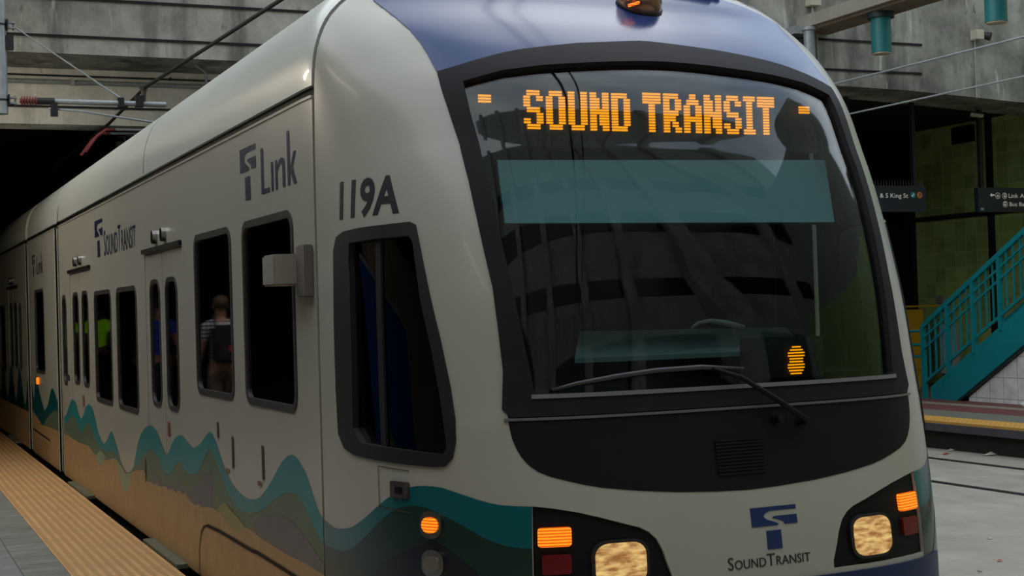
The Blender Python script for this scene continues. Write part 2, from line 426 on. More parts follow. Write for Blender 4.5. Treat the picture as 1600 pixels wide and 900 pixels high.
def link2d(s0, z0, wd, h):
    st = .075
    P = [[(0, 1), (st, 1), (st, .1), (.25, .1), (.25, 0), (0, 0)], [(.30, .62), (.30 + st * .8, .62), (.30 + st * .8, 0), (.30, 0)],
         [(.42, .62), (.42 + st * .8, .62), (.42 + st * .8, 0), (.42, 0)],
         [(.48, .50), (.54, .60), (.60, .63), (.66, .60), (.69, .52), (.69, 0), (.62, 0), (.62, .46), (.58, .52), (.54, .48), (.48, .38)],
         [(.76, 1.12), (.76 + st * .9, 1.12), (.76 + st * .9, 0), (.76, 0)],
         [(.83, .36), (.93, .66), (1, .66), (.90, .36), (1, 0), (.92, 0), (.83, .28)]]
    return join2d([[(s0 - a * wd, z0 + b * h) for a, b in p] for p in P])

# ================================================================== SETTING
M_BEAM = concrete('stained_beam_concrete', (148, 147, 138), .95)
M_SOFF = concrete('soffit_concrete', (120, 104, 88), .3, axes=(.9, .5, .9))
M_TUN = concrete('shaded_tunnel_concrete', (26, 26, 26), .4)  # near black: the tunnel's shade is put into the concrete colour
M_TRK = concrete('track_paving_concrete', (156, 153, 139), .25, axes=(.7, .2, .7))
M_TRK2 = concrete('tunnel_floor_concrete', (60, 58, 54), .25, axes=(.7, .2, .7))
M_TACT = tactile('tan_tactile_paving', (232, 182, 124))
M_TACT2 = tactile('yellow_tactile_paving', (226, 172, 84), .08)
M_PAVE = grid_mat('blue_grey_pavers', (134, 134, 124), (74, 76, 74), (.26, .155), .007, axes=('x', 'y'), offs=(-.85, 0), rough=.8, var=.1)
M_SLAB = grid_mat('pale_grey_slabs', (134, 136, 132), (84, 84, 82), (1.2, 1.2), .008, axes=('x', 'y'), offs=(-.85, .5), rough=.85, var=.06)
M_BRICK = grid_mat('red_brick_paving', (116, 66, 58), (86, 56, 50), (.1, .2), .008, axes=('x', 'y'), rough=.85, var=.15)
M_BAND = concrete('grey_paving_band', (112, 112, 100), .2)
M_COPE = concrete('dark_coping', (72, 70, 74), .3, axes=(1, .3, 1))
M_FACE = concrete('platform_face_concrete', (46, 42, 36), .3)
M_GREEN = grid_mat('green_glazed_tile', (156, 182, 104), (176, 184, 146), (.262, .262), .010, axes=('y', 'z'), offs=(.1, -.16), rough=.32, var=.22, bump=.4)
M_WTILE = grid_mat('white_wall_tile', (230, 230, 228), (140, 140, 136), (.272, .30), .009, axes=('y', 'z'), offs=(.06, .24), rough=.5, var=.05)

struct('floor', box(-8, 20, -14, 70, -.55, -.351), M_TRK)
# left platform
struct('trim_1', box(1.11, 1.72, -12, 60, -.08, 0), M_TACT)
struct('trim_2', box(.85, 1.11, -12, 60, -.08, 0), M_PAVE)
struct('floor_platform_left', box(-8, .85, -12, 60, -.08, 0), M_SLAB)
struct('wall_platform_left', box(-8, 1.66, -12, 60, -.35, -.08), M_FACE)
# right platform
struct('trim_3', box(11.93, 12.42, -12, 40, -.03, 0), M_TACT2)
struct('trim_4', box(12.42, 13.08, -12, 40, -.03, 0), M_BAND)
struct('trim_5', box(13.08, 13.75, -12, 40, -.03, 0), M_BRICK)
struct('trim_6', box(13.75, 14.0, -12, 40, -.03, 0), concrete('pale_paving_band', (140, 134, 120), .2))
struct('floor_platform_right', box(14.0, 17.2, -12, 40, -.03, 0), M_BRICK)
struct('trim_7', box(11.9, 17.2, -12, 40, -.12, -.03), M_COPE)
struct('wall_platform_right', box(12.02, 17.2, -12, 40, -.35, -.12), M_FACE)

# overhead concrete structure
bot = [(-8, 4.385), (12.2, 4.385), (13.2, 4.36), (14.2, 4.31), (15.3, 4.25), (19, 4.05)]
top = [(19, 9.0), (-8, 9.0)]
struct('wall_back', prism([(x, z) for x, z in bot] + top, 1, 16.0, 16.95), [M_BEAM])
# formed grooves in the beam face
def groove(x0, x1, z0, z1=None):
    z1 = z1 or z0
    b = bmesh.new(); prism([(x0, z0 - .014), (x1, z1 - .014), (x1, z1 + .014), (x0, z0 + .014)], 1, 15.985, 16.02, b); return b
M_GRV = mat('groove_shadow_joint', (14, 13, 12), .9)
for i, (a, b, c) in enumerate(((-8, 5.2, 4.57), (-8, 6.2, 4.975), (10.9, 13.44, 5.0), (11.2, 13.42, 4.6))):
    struct('trim_%d' % (8 + i), groove(a, b, c), M_GRV)
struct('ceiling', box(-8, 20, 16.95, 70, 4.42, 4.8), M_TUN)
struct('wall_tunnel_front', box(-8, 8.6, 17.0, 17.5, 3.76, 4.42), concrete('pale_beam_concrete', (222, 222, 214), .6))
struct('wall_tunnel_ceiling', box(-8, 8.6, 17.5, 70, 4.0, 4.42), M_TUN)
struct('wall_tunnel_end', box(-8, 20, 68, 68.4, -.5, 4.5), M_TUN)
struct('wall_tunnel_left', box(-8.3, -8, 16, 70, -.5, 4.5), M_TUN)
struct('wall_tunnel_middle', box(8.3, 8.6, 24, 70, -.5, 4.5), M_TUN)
# right side walls
struct('wall_right', box(17.0, 17.3, 17.1, 20.55, 0, 4.42), M_GREEN)
struct('wall_right_front', box(17.0, 17.3, -12, 17.1, 0, 6), M_GREEN)
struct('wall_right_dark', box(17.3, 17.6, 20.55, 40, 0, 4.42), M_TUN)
M_DKFR = mat('black_wall_frame', (16, 17, 18), .6)
struct('trim_12', box(16.95, 17.02, 18.58, 18.70, 0, 4.42), M_DKFR)
struct('trim_13', box(16.95, 17.02, 10, 20.55, 2.82, 2.90), M_DKFR)
struct('trim_14', box(16.92, 17.3, 20.55, 20.72, 0, 4.42), M_DKFR)
struct('trim_15', box(16.95, 17.02, 19.02, 19.10, 0, 0.02), M_DKFR)

# stairwell wall below the staircase, in white tile
SX = 14.40
def stair_bot(y): return (16.55 - y) * .605 + .0
wallp = [(16.42, 0), (6.0, 0), (6.0, stair_bot(6.0) - .02), (16.42, stair_bot(16.42) - .02)]
struct('wall_stair', prism(wallp, 0, SX + .03, SX + 1.6), M_WTILE)

# unseen surroundings: station wall and ceiling, plus buildings added to shape windscreen reflections
M_FAR = concrete('unseen_building_concrete', (150, 150, 140), .5)
fw = box(-14, 26, -11, -10, -.5, 27)
struct('wall_front_added', fw, M_FAR)  # added building, high enough to keep sky out of the windscreen reflection
for k in range(9):
    struct('trim_%d' % (20 + k), box(-12 + k * 4.1, -11.2 + k * 4.1, -10.0, -9.4, -.5, 27), M_FAR)  # added piers, for streaks in the reflection
M_OPEN = mat('added_dark_opening', (22, 24, 26), .15)
for k in range(4):
    struct('window_%d' % (k + 1), box(-13.5, 25.5, -10.01, -9.96, 3.4 + k * 4.4, 5.2 + k * 4.4), M_OPEN)
struct('door_1', box(-6, 12, -10.02, -9.95, -.3, 2.9), M_OPEN)  # added dark opening, reflected low in the windscreen
struct('wall_left', box(-8.4, -8, -10, 16, -.5, 7.0), concrete('dark_station_wall', (172, 160, 142), .4))
struct('ceiling_left', box(-8, -1.2, -10, 15.9, 4.4, 4.7), M_SOFF)
struct('wall_far_right', box(20, 20.5, -10, 40, -.5, 8.0), M_FAR)
struct('wall_far_right_added', box(20, 22, -10, 6, 8.0, 17.0), M_FAR)  # added block, hides sky from the right of the windscreen

# ================================================================== THE TRAIN
train = thing('light_rail_train', 'white light rail train with blue dome nose and teal wave livery, stopping at the platform', 'train', (X0, 4.77, -.35))
T = train
MO = [(1042, 66), (1000, 65.5), (960, 66.5), (900, 69), (850, 74), (810, 79), (780, 85), (740, 96), (710, 105), (683, 113), (690, 140), (700, 170), (718, 225), (733, 285), (745, 340), (757, 395), (770, 450), (778, 510), (786, 580), (792, 640)]
maskU = hits(MO); LOWL = hits([(796, 668), (800, 685), (806, 700), (815, 715), (826, 727), (840, 737), (860, 745), (880, 750), (910, 757), (940, 762), (1000, 767), (1060, 769), (1120, 768)])
ZB = 1.135
def symm(half):
    """half outline on the left, from top centre to bottom centre, completed by its mirror image"""
    h = [p for p in half if p[0] > SC0 + .01]
    return h + [(mir(a), b) for a, b in h[::-1]]
maskU = maskU[1:]; zt = maskU[0][1] - .001
mask_all = symm([(SC0 + .02, zt)] + [p for p in maskU if p[1] > ZB] + LOWL + [(SC0 + .02, LOWL[-1][1] - .004)])
up_left = [p for p in maskU if p[1] > ZB + .04]
sl = up_left[-1][0]
frame_out = symm([(SC0 + .02, zt)] + up_left + [(sl + .003, ZB + .03), (sl - .025, ZB)] + [(SC0 + .02, ZB)])
GO = hits([(1038, 98), (1000, 97), (960, 97.5), (900, 100), (850, 103), (785, 111), (724, 128), (729, 150), (735, 175), (749, 225), (775, 335), (801, 450), (820, 540), (835, 612)])
GZ = GO[-1][1] - .012
glass_out = symm([(SC0 + .02, GO[0][1])] + GO + [(GO[-1][0] - .01, GZ), (SC0 + .02, GZ)])
# head lamp housings
HL = hits([(832, 791), (867, 795), (905, 801), (940, 809), (975, 818), (1000, 824), (1014, 831), (1026, 842), (1036, 860), (1043, 880)])
HZ = .475
hl = HL + [(HL[-1][0] - .02, HZ + .03), (HL[-1][0] - .02, HZ), (HL[0][0], HZ)]
hr = [(mir(a), b) for a, b in hl][::-1]
# cab side windows
CW = hits([(523.5, 440), (523, 393), (527, 371), (538, 362), (564, 356), (605, 351), (642, 347), (650, 351), (655, 375), (673, 464), (689, 531), (704, 602), (712, 655), (713, 690), (708, 716), (696, 729), (680, 730), (609, 722), (556, 711), (540, 700), (531, 678), (527, 607), (524, 500)])
CG = hits([(549, 440), (547, 407), (548, 380), (587, 373.5), (640, 369), (646, 378), (659, 473), (674, 540), (688, 615), (698, 685), (699, 702), (692, 710), (640, 704), (600, 698), (566, 692), (554, 669), (552, 562)])
cwr = [(mir(a), b) for a, b in CW][::-1]; cgr = [(mir(a), b) for a, b in CG][::-1]
SL = 6.10
shell_o = [(SL, -.02), (SL, 3.125), (mir(SL), 3.125), (mir(SL), -.02)]
panel('cab_shell', shell_o, M_WHITE, T, holes=[mask_all, hl, hr, CW, cwr], th=.025, back=M_INNER, ds=.05, dz=.05)
# windscreen mask, glass, lower panel
frame = panel('windscreen_frame', frame_out, M_FRAME, T, holes=[glass_out], off=.006, th=.04, ds=.05, dz=.05)
panel('windscreen', glass_out, M_GLASS, T, off=-.018, th=.005, ds=.05, dz=.05)
low_out = symm([(SC0 + .02, ZB - .012), (LOWL[0][0] + .004, ZB - .012)] + LOWL + [(SC0 + .02, LOWL[-1][1] - .004)])
lowp = panel('lower_nose_panel', low_out, M_BLACK, T, off=.002, th=.03, ds=.05, dz=.05)
lp = hits([(1187, 800)])
vc = hit(1155, 712)[0]; v0 = hit(1155, 684); v1 = hit(1155, 742)
for k in range(11):
    z = v0[1] - (v0[1] - v1[1]) * (k + .5) / 11
    panel('vent_slat', [(hit(1118, 712)[0], z - .004), (hit(1193, 712)[0], z - .004), (hit(1193, 712)[0], z + .004), (hit(1118, 712)[0], z + .004)], M_BLACK, lowp, off=.008, th=.006)
# pale grey strips stand for the highlight lines under glass and frame
a, b = GO[-1]
panel('sill_highlight', [(a + .01, GZ - .016), (mir(a) - .01, GZ - .016), (mir(a) - .01, GZ), (a + .01, GZ)], mat('sill_highlight_grey', (120, 118, 120), .35), frame, off=.012, th=.01)
panel('lower_highlight', [(sl - .004, ZB - .014), (mir(sl) + .004, ZB - .014), (mir(sl) + .004, ZB - .004), (sl - .004, ZB - .004)], mat('lower_highlight_grey', (98, 96, 98), .35), frame, off=.008, th=.01)
# blue dome: between the mask and the roof
BL = hits([(683, 113), (677, 103), (668, 85), (656, 66), (641, 48), (621, 30), (604, 17), (583, 1)])
ztop = 3.12
e0, e1 = BL[-2], BL[-1]; slope = (e1[0] - e0[0]) / max(e1[1] - e0[1], .005)
bl_half = [(SC0 + .02, ztop), (min(e1[0] + .08, 5.95), ztop)] + BL[::-1] + [p for p in maskU[::-1] if p[1] > BL[0][1] + .001] + [(SC0 + .02, zt)]
panel('blue_dome', symm(bl_half), M_BLUE, T, off=.004, th=.006, ds=.05, dz=.04)
# lower blue bumper band, lighter edge, dark skirt
panel('bumper_band', [(5.05, .455), (mir(5.05), .455), (mir(5.05), .33), (5.05, .33)], mat('bumper_blue', (24, 40, 78), .4, spec=.3), T, off=.012, th=.012)
panel('bumper_edge', [(5.05, .33), (mir(5.05), .33), (mir(5.05), .30), (5.05, .30)], mat('pale_blue_edge', (96, 112, 144), .4), T, off=.03, th=.03)
panel('bumper_skirt', [(5.05, .30), (mir(5.05), .30), (mir(5.05), -.1), (5.05, -.1)], M_NAVY, T, off=.014, th=.012)
# head lamps
for side in (0, 1):
    f = (lambda s: s) if side == 0 else mir
    hs = panel('headlamp_housing', hl, M_BLACK, T, off=-.012, th=.03, smap=f)
    a0 = hit(840, 840); a1 = hit(893, 840); az0 = hit(867, 855)[1]; az1 = hit(867, 824)[1]
    al = panel('amber_indicator', rr(a0[0], a1[0], az0, az1, .012), M_AMBER, hs, off=.004, th=.03, smap=f)
    r0 = hit(847, 880); r1 = hit(893, 880); rz0 = hit(867, 898)[1]; rz1 = hit(867, 867)[1]
    panel('tail_light', rr(r0[0], r1[0], rz0, rz1, .008), M_RED, hs, off=.002, th=.03, smap=f)
    h0 = hit(930, 870)[0]; h1 = hit(1009, 870)[0]; hz1 = hit(968, 848)[1]; hz0 = hz1 - (h0 - h1) * .92
    panel('headlamp_bezel', rr(h0 + .012, h1 - .012, hz0 - .012, hz1 + .012, .055), M_RUBBER, hs, off=.002, th=.03, smap=f)
    MATS.get('x')
    panel('headlamp', rr(h0, h1, hz0, hz1, .045), 'HEAD', hs, off=.008, th=.02, smap=f) if False else None
    hm = MATS.get('headlamp_lens')
    if not hm:
        hm = mat('headlamp_lens', (150, 100, 60), .2, emit=(244, 190, 120), es=.75)
        N = hm.node_tree.nodes; L = hm.node_tree.links; b_ = N['Principled BSDF']
        tcn = N.new('ShaderNodeTexCoord'); mp = N.new('ShaderNodeMapping'); mp.inputs['Scale'].default_value = (18, 18, 60); mp.inputs['Rotation'].default_value = (0, .25, 0)
        no = N.new('ShaderNodeTexNoise'); no.inputs['Scale'].default_value = 1.2; no.inputs['Detail'].default_value = 4
        L.new(tcn.outputs['Object'], mp.inputs[0]); L.new(mp.outputs[0], no.inputs['Vector'])
        rp = N.new('ShaderNodeValToRGB'); rp.color_ramp.elements[0].position = .35; rp.color_ramp.elements[1].position = .72
        rp.color_ramp.elements[0].color = (*lin((150, 96, 52)), 1); rp.color_ramp.elements[1].color = (*lin((255, 220, 140)), 1)
        L.new(no.outputs[0], rp.inputs[0]); L.new(rp.outputs[0], b_.inputs['Emission Color'])
    panel('headlamp', rr(h0, h1, hz0, hz1, .045), hm, hs, off=.008, th=.02, smap=f)
# emblem and lettering under the mask
e0 = hit(1172, 800); e1 = hit(1243, 795); ez1 = hit(1207, 791)[1]; ez0 = hit(1207, 858)[1]
wrap('transit_emblem', mark2d(e0[0], ez0, e0[0] - e1[0], ez1 - ez0), M_LOGO2, T, off=.0025, th=.002)
t0 = hit(1138, 893); t1 = hit(1266, 872)
tb = text2d([('S', 1), ('OUND', .74), ('T', 1), ('RANSIT', .74)], .05, xs=1.0)
def fit2d(bm, s_left, s_right, z0):
    xs = [v.co.x for v in bm.verts]; k = (s_left - s_right) / (max(xs) - min(xs)); mx = max(xs)
    for v in bm.verts: v.co.x = s_left - (mx - v.co.x) * k; v.co.y += z0
    return bm
wrap('nose_lettering', fit2d(tb, t0[0], t1[0], t0[1] + .003), M_DKTXT, T, off=.0025, th=.002)

# cab side window: frame, mullion, glass
for f in ((lambda s: s), mir):
    fr = panel('cab_window', CW, M_RUBBER, T, holes=[CG], off=.008, th=.045, smap=f)
    panel('window_glass', CG, M_CABG, fr, off=-.018, th=.005, smap=f)
    mu0 = hit(584, 374); mu1 = hit(592, 374); mb0 = hit(593, 698); mb1 = hit(601, 699)
    panel('mullion', [mu0, mu1, mb1, mb0], M_RUBBER, fr, off=-.008, th=.012, smap=f)
# number, side lamps, key box, access panel
n0 = hit(531, 341); n1 = hit(624, 329)
wrap('fleet_number', fit2d(text2d([('119A', 1)], .155, bold=.006), n0[0], n1[0], n0[1]), M_DKTXT, T, off=.002, th=.0015)
def side_lamp(px, py, lit):
    c = hit(px, py)
    bz = panel('side_lamp', rr(c[0] - .042, c[0] + .042, c[1] - .052, c[1] + .052, .04), M_CHROME, T, off=.02, th=.022, dz=.02, ds=.02)
    panel('lamp_lens', rr(c[0] - .03, c[0] + .03, c[1] - .03, c[1] + .03, .028), M_AMBER if lit else mat('clear_grey_lens', (150, 142, 128), .2, metal=.6), bz, off=.027, th=.01, dz=.02, ds=.02)
side_lamp(677, 820, True); side_lamp(680, 880, False)
kb = hit(626, 765)
k_ = panel('key_box', rr(kb[0] - .045, kb[0] + .045, kb[1] - .032, kb[1] + .032, .008), mat('worn_steel', (112, 100, 94), .35, metal=.7, noise=.4, nscale=20), T, off=.012, th=.014)
panel('keyhole', rr(kb[0] - .018, kb[0] + .015, kb[1] - .015, kb[1] + .012, .004), M_BLACK, k_, off=.016, th=.006)
M_SEAM = mat('panel_seam', (70, 66, 60), .6)
def seam(pts, wd=.004, off=.0035, mt=M_SEAM, name='panel_seam', smap=None):
    polys = []
    for (a, b), (c, d) in zip(pts, pts[1:]):
        L_ = math.hypot(c - a, d - b); nx, nz_ = -(d - b) / L_ * wd / 2, (c - a) / L_ * wd / 2
        polys.append([(a + nx, b + nz_), (c + nx, d + nz_), (c - nx, d - nz_), (a - nx, b - nz_)])
    return wrap(name, join2d(polys), mt, T, off=off, smap=smap)
pa = hits([(640, 736), (592, 728), (594, 790), (645, 802)])
seam(pa, .004, .004)

# ---------------- body sections behind the cab
def wave(pts): return hits(pts)
SEC = [('A', 6.13, 15.25), ('C', 15.55, 18.22), ('B', 18.52, 34.0)]
wins = {'A': [(6.48, 7.46, 1.09, 2.03, .09), (7.72, 8.67, 1.09, 2.03, .09), (10.72, 11.64, .85, 1.79, .09), (11.92, 12.84, .85, 1.79, .09), (14.74, 15.05, .91, 1.80, .11)],
        'C': [(16.68, 17.62, .96, 1.91, .09)],
        'B': [(19.22, 19.52, .94, 1.79, .11), (21.5, 22.4, .85, 1.79, .09), (22.7, 23.6, .85, 1.79, .09), (25.6, 26.5, 1.09, 2.03, .09)]}
doors = {'A': [(9.06, 10.36), (13.05, 14.45)], 'C': [], 'B': [(19.65, 21.0), (23.9, 25.2)]}
def vent(zs): pass
for nm, ya, yb in SEC:
    for side, f in ((0, lambda s: s), (1, mir)):
        holes = [rr(a, b, c, d, r) for a, b, c, d, r in wins[nm]]
        dh = [[(a, .01), (b, .01), (b, 1.99), (a, 1.99)] for a, b in doors[nm]]
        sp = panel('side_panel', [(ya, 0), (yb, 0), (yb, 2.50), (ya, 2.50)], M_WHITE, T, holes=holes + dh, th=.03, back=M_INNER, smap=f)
        if side == 1 and nm == 'B': pass
        for (a, b, c, d, r) in wins[nm]:
            fr = panel('side_window', rr(a, b, c, d, r), M_WINFR, T, holes=[rr(a + .035, b - .035, c + .035, d - .035, max(r - .03, .02))], off=.006, th=.02, smap=f)
            panel('window_glass', rr(a + .03, b - .03, c + .03, d - .03, max(r - .03, .02)), M_TINT, fr, off=-.006, th=.005, smap=f)
        for (a, b) in doors[nm]:
            mid = (a + b) / 2 + (.02 if nm == 'A' else 0)
            for q0, q1 in ((a + .014, mid - .009), (mid + .009, b - .014)):
                cx = (q0 + q1) / 2; hw = min(.20, (q1 - q0) / 2 - .12)
                cx2 = cx + (.035 if q0 > mid - .01 else -.035) * -1
                wo = rr(cx2 - hw, cx2 + hw, .945, 1.81, .11)
                lf = panel('door_leaf', [(q0, .012), (q1, .012), (q1, 1.985), (q0, 1.985)], M_WHITE, T, holes=[wo], off=-.004, th=.03, smap=f)
                fr = panel('leaf_window_frame', wo, M_WINFR, lf, holes=[rr(cx2 - hw + .03, cx2 + hw - .03, .975, 1.78, .085)], off=.002, th=.02, smap=f)
                panel('leaf_window_glass', rr(cx2 - hw + .025, cx2 + hw - .025, .97, 1.785, .085), M_TINT, lf, off=-.008, th=.005, smap=f)
            panel('door_header', [(a - .02, 1.995), (b + .02, 1.995), (b + .02, 2.025), (a - .02, 2.025)], M_BLACK, T, off=.02, th=.022, smap=f)
            for k in (-.16, .16):
                lm = panel('door_lamp', rr(mid + k - .04, mid + k + .04, 2.045, 2.135, .038), M_CHROME, T, off=.03, th=.032, smap=f, dz=.02, ds=.02)
            if side == 0:
                panel('door_button', rr(mid - .14, mid - .11, .77, .87, .012), mat('dull_pink_button', (140, 92, 84), .5), T, off=.010, th=.012)
            panel('door_threshold', [(a + .05, -.012), (b - .05, -.012), (b - .05, .016), (a + .05, .016)], mat('grey_green_threshold', (104, 104, 84), .6, noise=.3, nscale=30), T, off=.07, th=.08, smap=f)
        # gutter slot and curved roof fairing
        panel('gutter_slot', [(ya, 2.495), (yb, 2.495), (yb, 2.56), (ya, 2.56)], M_BLACK, T, off=-.022, th=.01, smap=f)
        panel('gutter_lip', [(ya, 2.49), (yb, 2.49), (yb, 2.502), (ya, 2.502)], M_WHITE, T, off=.006, th=.02, smap=f)
        yy_ = [ya] + [c for c in (10.3, 24.0) if ya < c < yb] + [yb]
        for q0, q1 in zip(yy_, yy_[1:]):
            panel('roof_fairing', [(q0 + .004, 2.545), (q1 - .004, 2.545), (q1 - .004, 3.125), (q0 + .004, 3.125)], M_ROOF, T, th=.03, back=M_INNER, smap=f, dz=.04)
    obj('roof_deck', box(X0 - .8, X0 + .8, ya, yb, 3.07, 3.10), M_DKSTEEL, T)
    obj('underframe', box(X0 - 1.24, X0 + 1.24, ya, yb, -.28, .0), M_NAVY, T)
for q in range(3):
    pass
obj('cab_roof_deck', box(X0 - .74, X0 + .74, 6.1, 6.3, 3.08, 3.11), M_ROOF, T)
cp = [skin0(4.151 + .06 * k, 3.125) for k in range(-36, 37) if abs(.06 * k) < 1.96]
cb_ = bmesh.new(); cv = [cb_.verts.new(p) for p in cp if p.y <= 6.35]; cb_.faces.new(cv); obj('cab_roof_cap', cb_, M_BLUE, T)
obj('cab_underframe', box(X0 - 1.1, X0 + 1.1, 5.3, 6.2, -.28, -.02), M_NAVY, T)
for ya, yb in ((15.25, 15.55), (18.22, 18.52)):
    for side, f in ((0, lambda s: s), (1, mir)):
        panel('articulation_bellows', [(ya - .02, -.1), (yb + .02, -.1), (yb + .02, 3.1), (ya - .02, 3.1)], M_BLACK, T, off=-.05, th=.03, smap=f)
    obj('articulation_roof', box(X0 - .8, X0 + .8, ya, yb, 3.02, 3.05), M_BLACK, T)
    panel('corner_post', [(yb, 0), (yb + .1, 0), (yb + .1, 2.5), (yb, 2.5)] if False else [(yb, 0), (yb + .04, 0), (yb + .04, 2.5), (yb, 2.5)], M_ROOF, T, off=.004, th=.02)
seam([(10.3, 2.56), (10.3, 3.1)], .014, .002, M_SEAM, 'roof_seam')
seam([(SL + .014, 0), (SL + .014, 3.1)], .012, -.004, M_SEAM, 'cab_seam')

# livery: teal crest line and the bands under it, traced along the body
TOPL = [(60, 604), (65, 626), (70, 642), (75, 633), (80, 608), (83, 607), (86, 614), (92, 633), (96, 646), (100, 653), (104, 648), (108, 635), (113, 623), (118, 628), (122, 645), (126.7, 655.5), (131, 648), (134, 637), (138, 631), (142, 634), (146, 642), (150, 658), (153, 673), (157, 684), (162, 694), (167, 689), (171, 678), (174.5, 673), (179, 685), (184.5, 704), (189, 720), (193, 731), (198, 738), (204, 737), (209, 729), (212, 712), (215.5, 693), (220, 679), (224.5, 671), (230, 666), (235.5, 665), (240, 667), (244.5, 673), (250, 688), (255.5, 704), (258, 710), (261, 712), (265, 704), (269, 693), (274, 684), (280, 680), (285, 681), (289, 684.5), (295, 693), (302.6, 700.5), (309, 697), (315, 691.5), (321, 682), (327.5, 674.4), (332, 678), (337, 688), (346, 716), (352, 733), (358.6, 747.5), (366, 760), (374, 769), (382, 776), (391, 780.5), (400, 780), (408, 775.5), (417, 764), (427, 747.5), (435, 732), (442.6, 719.5), (449, 713), (455.7, 710), (462, 713), (467.5, 719.5), (474, 731), (480, 744), (486, 763), (492, 782), (499, 801), (507, 812.5)]
BOT1 = [(60, 660), (66, 668), (72, 655), (80, 645), (86, 640), (92, 648), (97, 658), (101, 664), (108, 655), (113, 650), (118, 653), (122, 662), (127, 680), (132, 668), (137, 658), (144, 671), (151, 691), (156, 698), (162, 704), (168, 706), (174, 704), (180, 709), (186, 717), (192, 729), (198, 738.3), (204, 737.3), (209, 731), (215.6, 724.5), (220, 719), (226, 709), (234, 702), (240, 705), (246.7, 713), (253, 729), (259, 740), (264, 742), (269, 738), (274, 727), (278, 721), (284, 726), (290, 735), (295, 740), (301, 741), (307, 740), (312, 735), (319, 716), (327.5, 701), (333, 709), (340, 726), (352.4, 760), (360, 777), (368, 789.5), (376, 796), (383.5, 800.4), (391, 802), (399, 801), (409, 797), (418, 791), (427, 783), (436, 775.5), (446, 770), (455, 769), (461, 771), (467.5, 775.5), (474, 785), (480, 797), (486, 812), (492, 825), (500, 841), (508, 851)]
SANDT = [(60, 662), (82, 669), (93, 675.5), (107, 680), (111, 684), (127, 693), (138, 696), (144, 704), (153, 715.5), (160, 718), (167, 719), (180, 716), (187, 724), (193, 733), (198, 740), (204, 739), (209, 736.6), (217, 735), (225, 735), (229, 745), (232.7, 753.7), (236, 752), (240, 757), (246, 756), (250, 760), (259, 760), (264, 765), (270, 764), (275, 770), (281, 767), (286, 773), (290, 769), (293, 775.5), (299, 784), (306, 789.5), (311, 788), (316, 793), (325, 792), (334, 794), (348, 803), (362, 814), (372, 820), (382, 822), (393, 827), (405, 838), (418, 847), (434, 857), (449, 866), (465, 874), (480, 881), (493, 890), (507, 898)]
MAUV = [(393, 826), (400, 812), (410, 806), (418, 803.5), (427, 802.5), (436, 803.5), (449, 810), (461, 819), (471, 830), (480, 844), (490, 857), (499, 870), (507, 884)]
def band(topl, botl, name, mt, off):
    top_ = hits(topl); bot_ = hits(botl)
    return panel(name, top_ + bot_[::-1], mt, T, off=off)
def under(topl, name, mt, off, zfloor=.005):
    top_ = hits(topl)
    return panel(name, top_ + [(top_[-1][0], zfloor), (top_[0][0], zfloor)], mt, T, off=off)
def clip(pl, a, b): return [p for p in pl if a <= p[0] <= b]
def seg(pl, a, b):
    xs = [p[0] for p in pl]; ys = [p[1] for p in pl]
    return [(a, float(np.interp(a, xs, ys)))] + [p for p in pl if a < p[0] < b] + [(b, float(np.interp(b, xs, ys)))]
# the stretch on the middle section and the one on the front section (joint lies between)
def ymax_cut(pts_sz, ya, yb):
    return [(min(max(a, ya), yb), b) for a, b in pts_sz]
TL, B1, SD = hits(TOPL), hits(BOT1), hits(SANDT)
def sseg(pl, a, b):
    """part of an (s, z) line between s = a (near) and b (far)"""
    pl = sorted(pl); xs = [p[0] for p in pl]; ys = [p[1] for p in pl]
    return [(a, float(np.interp(a, xs, ys)))] + [p for p in pl if a < p[0] < b] + [(b, float(np.interp(b, xs, ys)))]
for a, b in ((6.12, 15.17), (15.57, 17.3)):
    t_ = sseg(TL, a, b); b_ = sseg(B1, a, b); s_ = sseg(SD, a, b)
    b_ = [(x, min(z, float(np.interp(x, [p[0] for p in t_], [p[1] for p in t_])) - .002)) for x, z in b_]
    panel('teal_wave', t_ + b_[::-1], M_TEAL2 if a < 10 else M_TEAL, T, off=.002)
    u = [(x, max(z, .01)) for x, z in b_]
    panel('olive_hills', u + [(b, .004), (a, .004)], M_OLIVE, T, off=.0012)
    panel('sand_band', s_ + [(b, .004), (a, .004)], M_SAND, T, off=.0030)
mv = sorted(hits(MAUV)); panel('slate_hill', mv + [(mv[-1][0], mv[-1][1] - .0), (mv[-1][0] - .001, .1), (mv[0][0], .1)], M_MAUVE, T, off=.0024)
for ys in ((8.35, 9.4), (9.45, 10.25)):
    t_ = sseg(B1, *ys); panel('slate_hill', [(x, z - .10 - .03 * math.sin(x * 7)) for x, z in t_] + [(ys[1], .25), (ys[0], .25)], M_MAUVE, T, off=.0022)
# pale green dip
pd = hits([(180, 717), (184, 727), (188, 745), (192, 762), (196, 771), (200, 765), (204, 750), (208, 738), (203, 740), (196, 740), (190, 730)])
panel('sage_dip', pd, M_SAGE, T, off=.0036)
pd = hits([(150, 712), (153, 722), (157, 730), (161, 724), (166, 714), (158, 703)])
panel('sage_dip', pd, M_SAGE, T, off=.0036)
pd = hits([(340, 795), (352, 812), (368, 832), (385, 826), (376, 812), (364, 800), (352, 785)])
panel('olive_patch', pd, mat('pale_olive_livery', (142, 136, 88), .45), T, off=.0036)
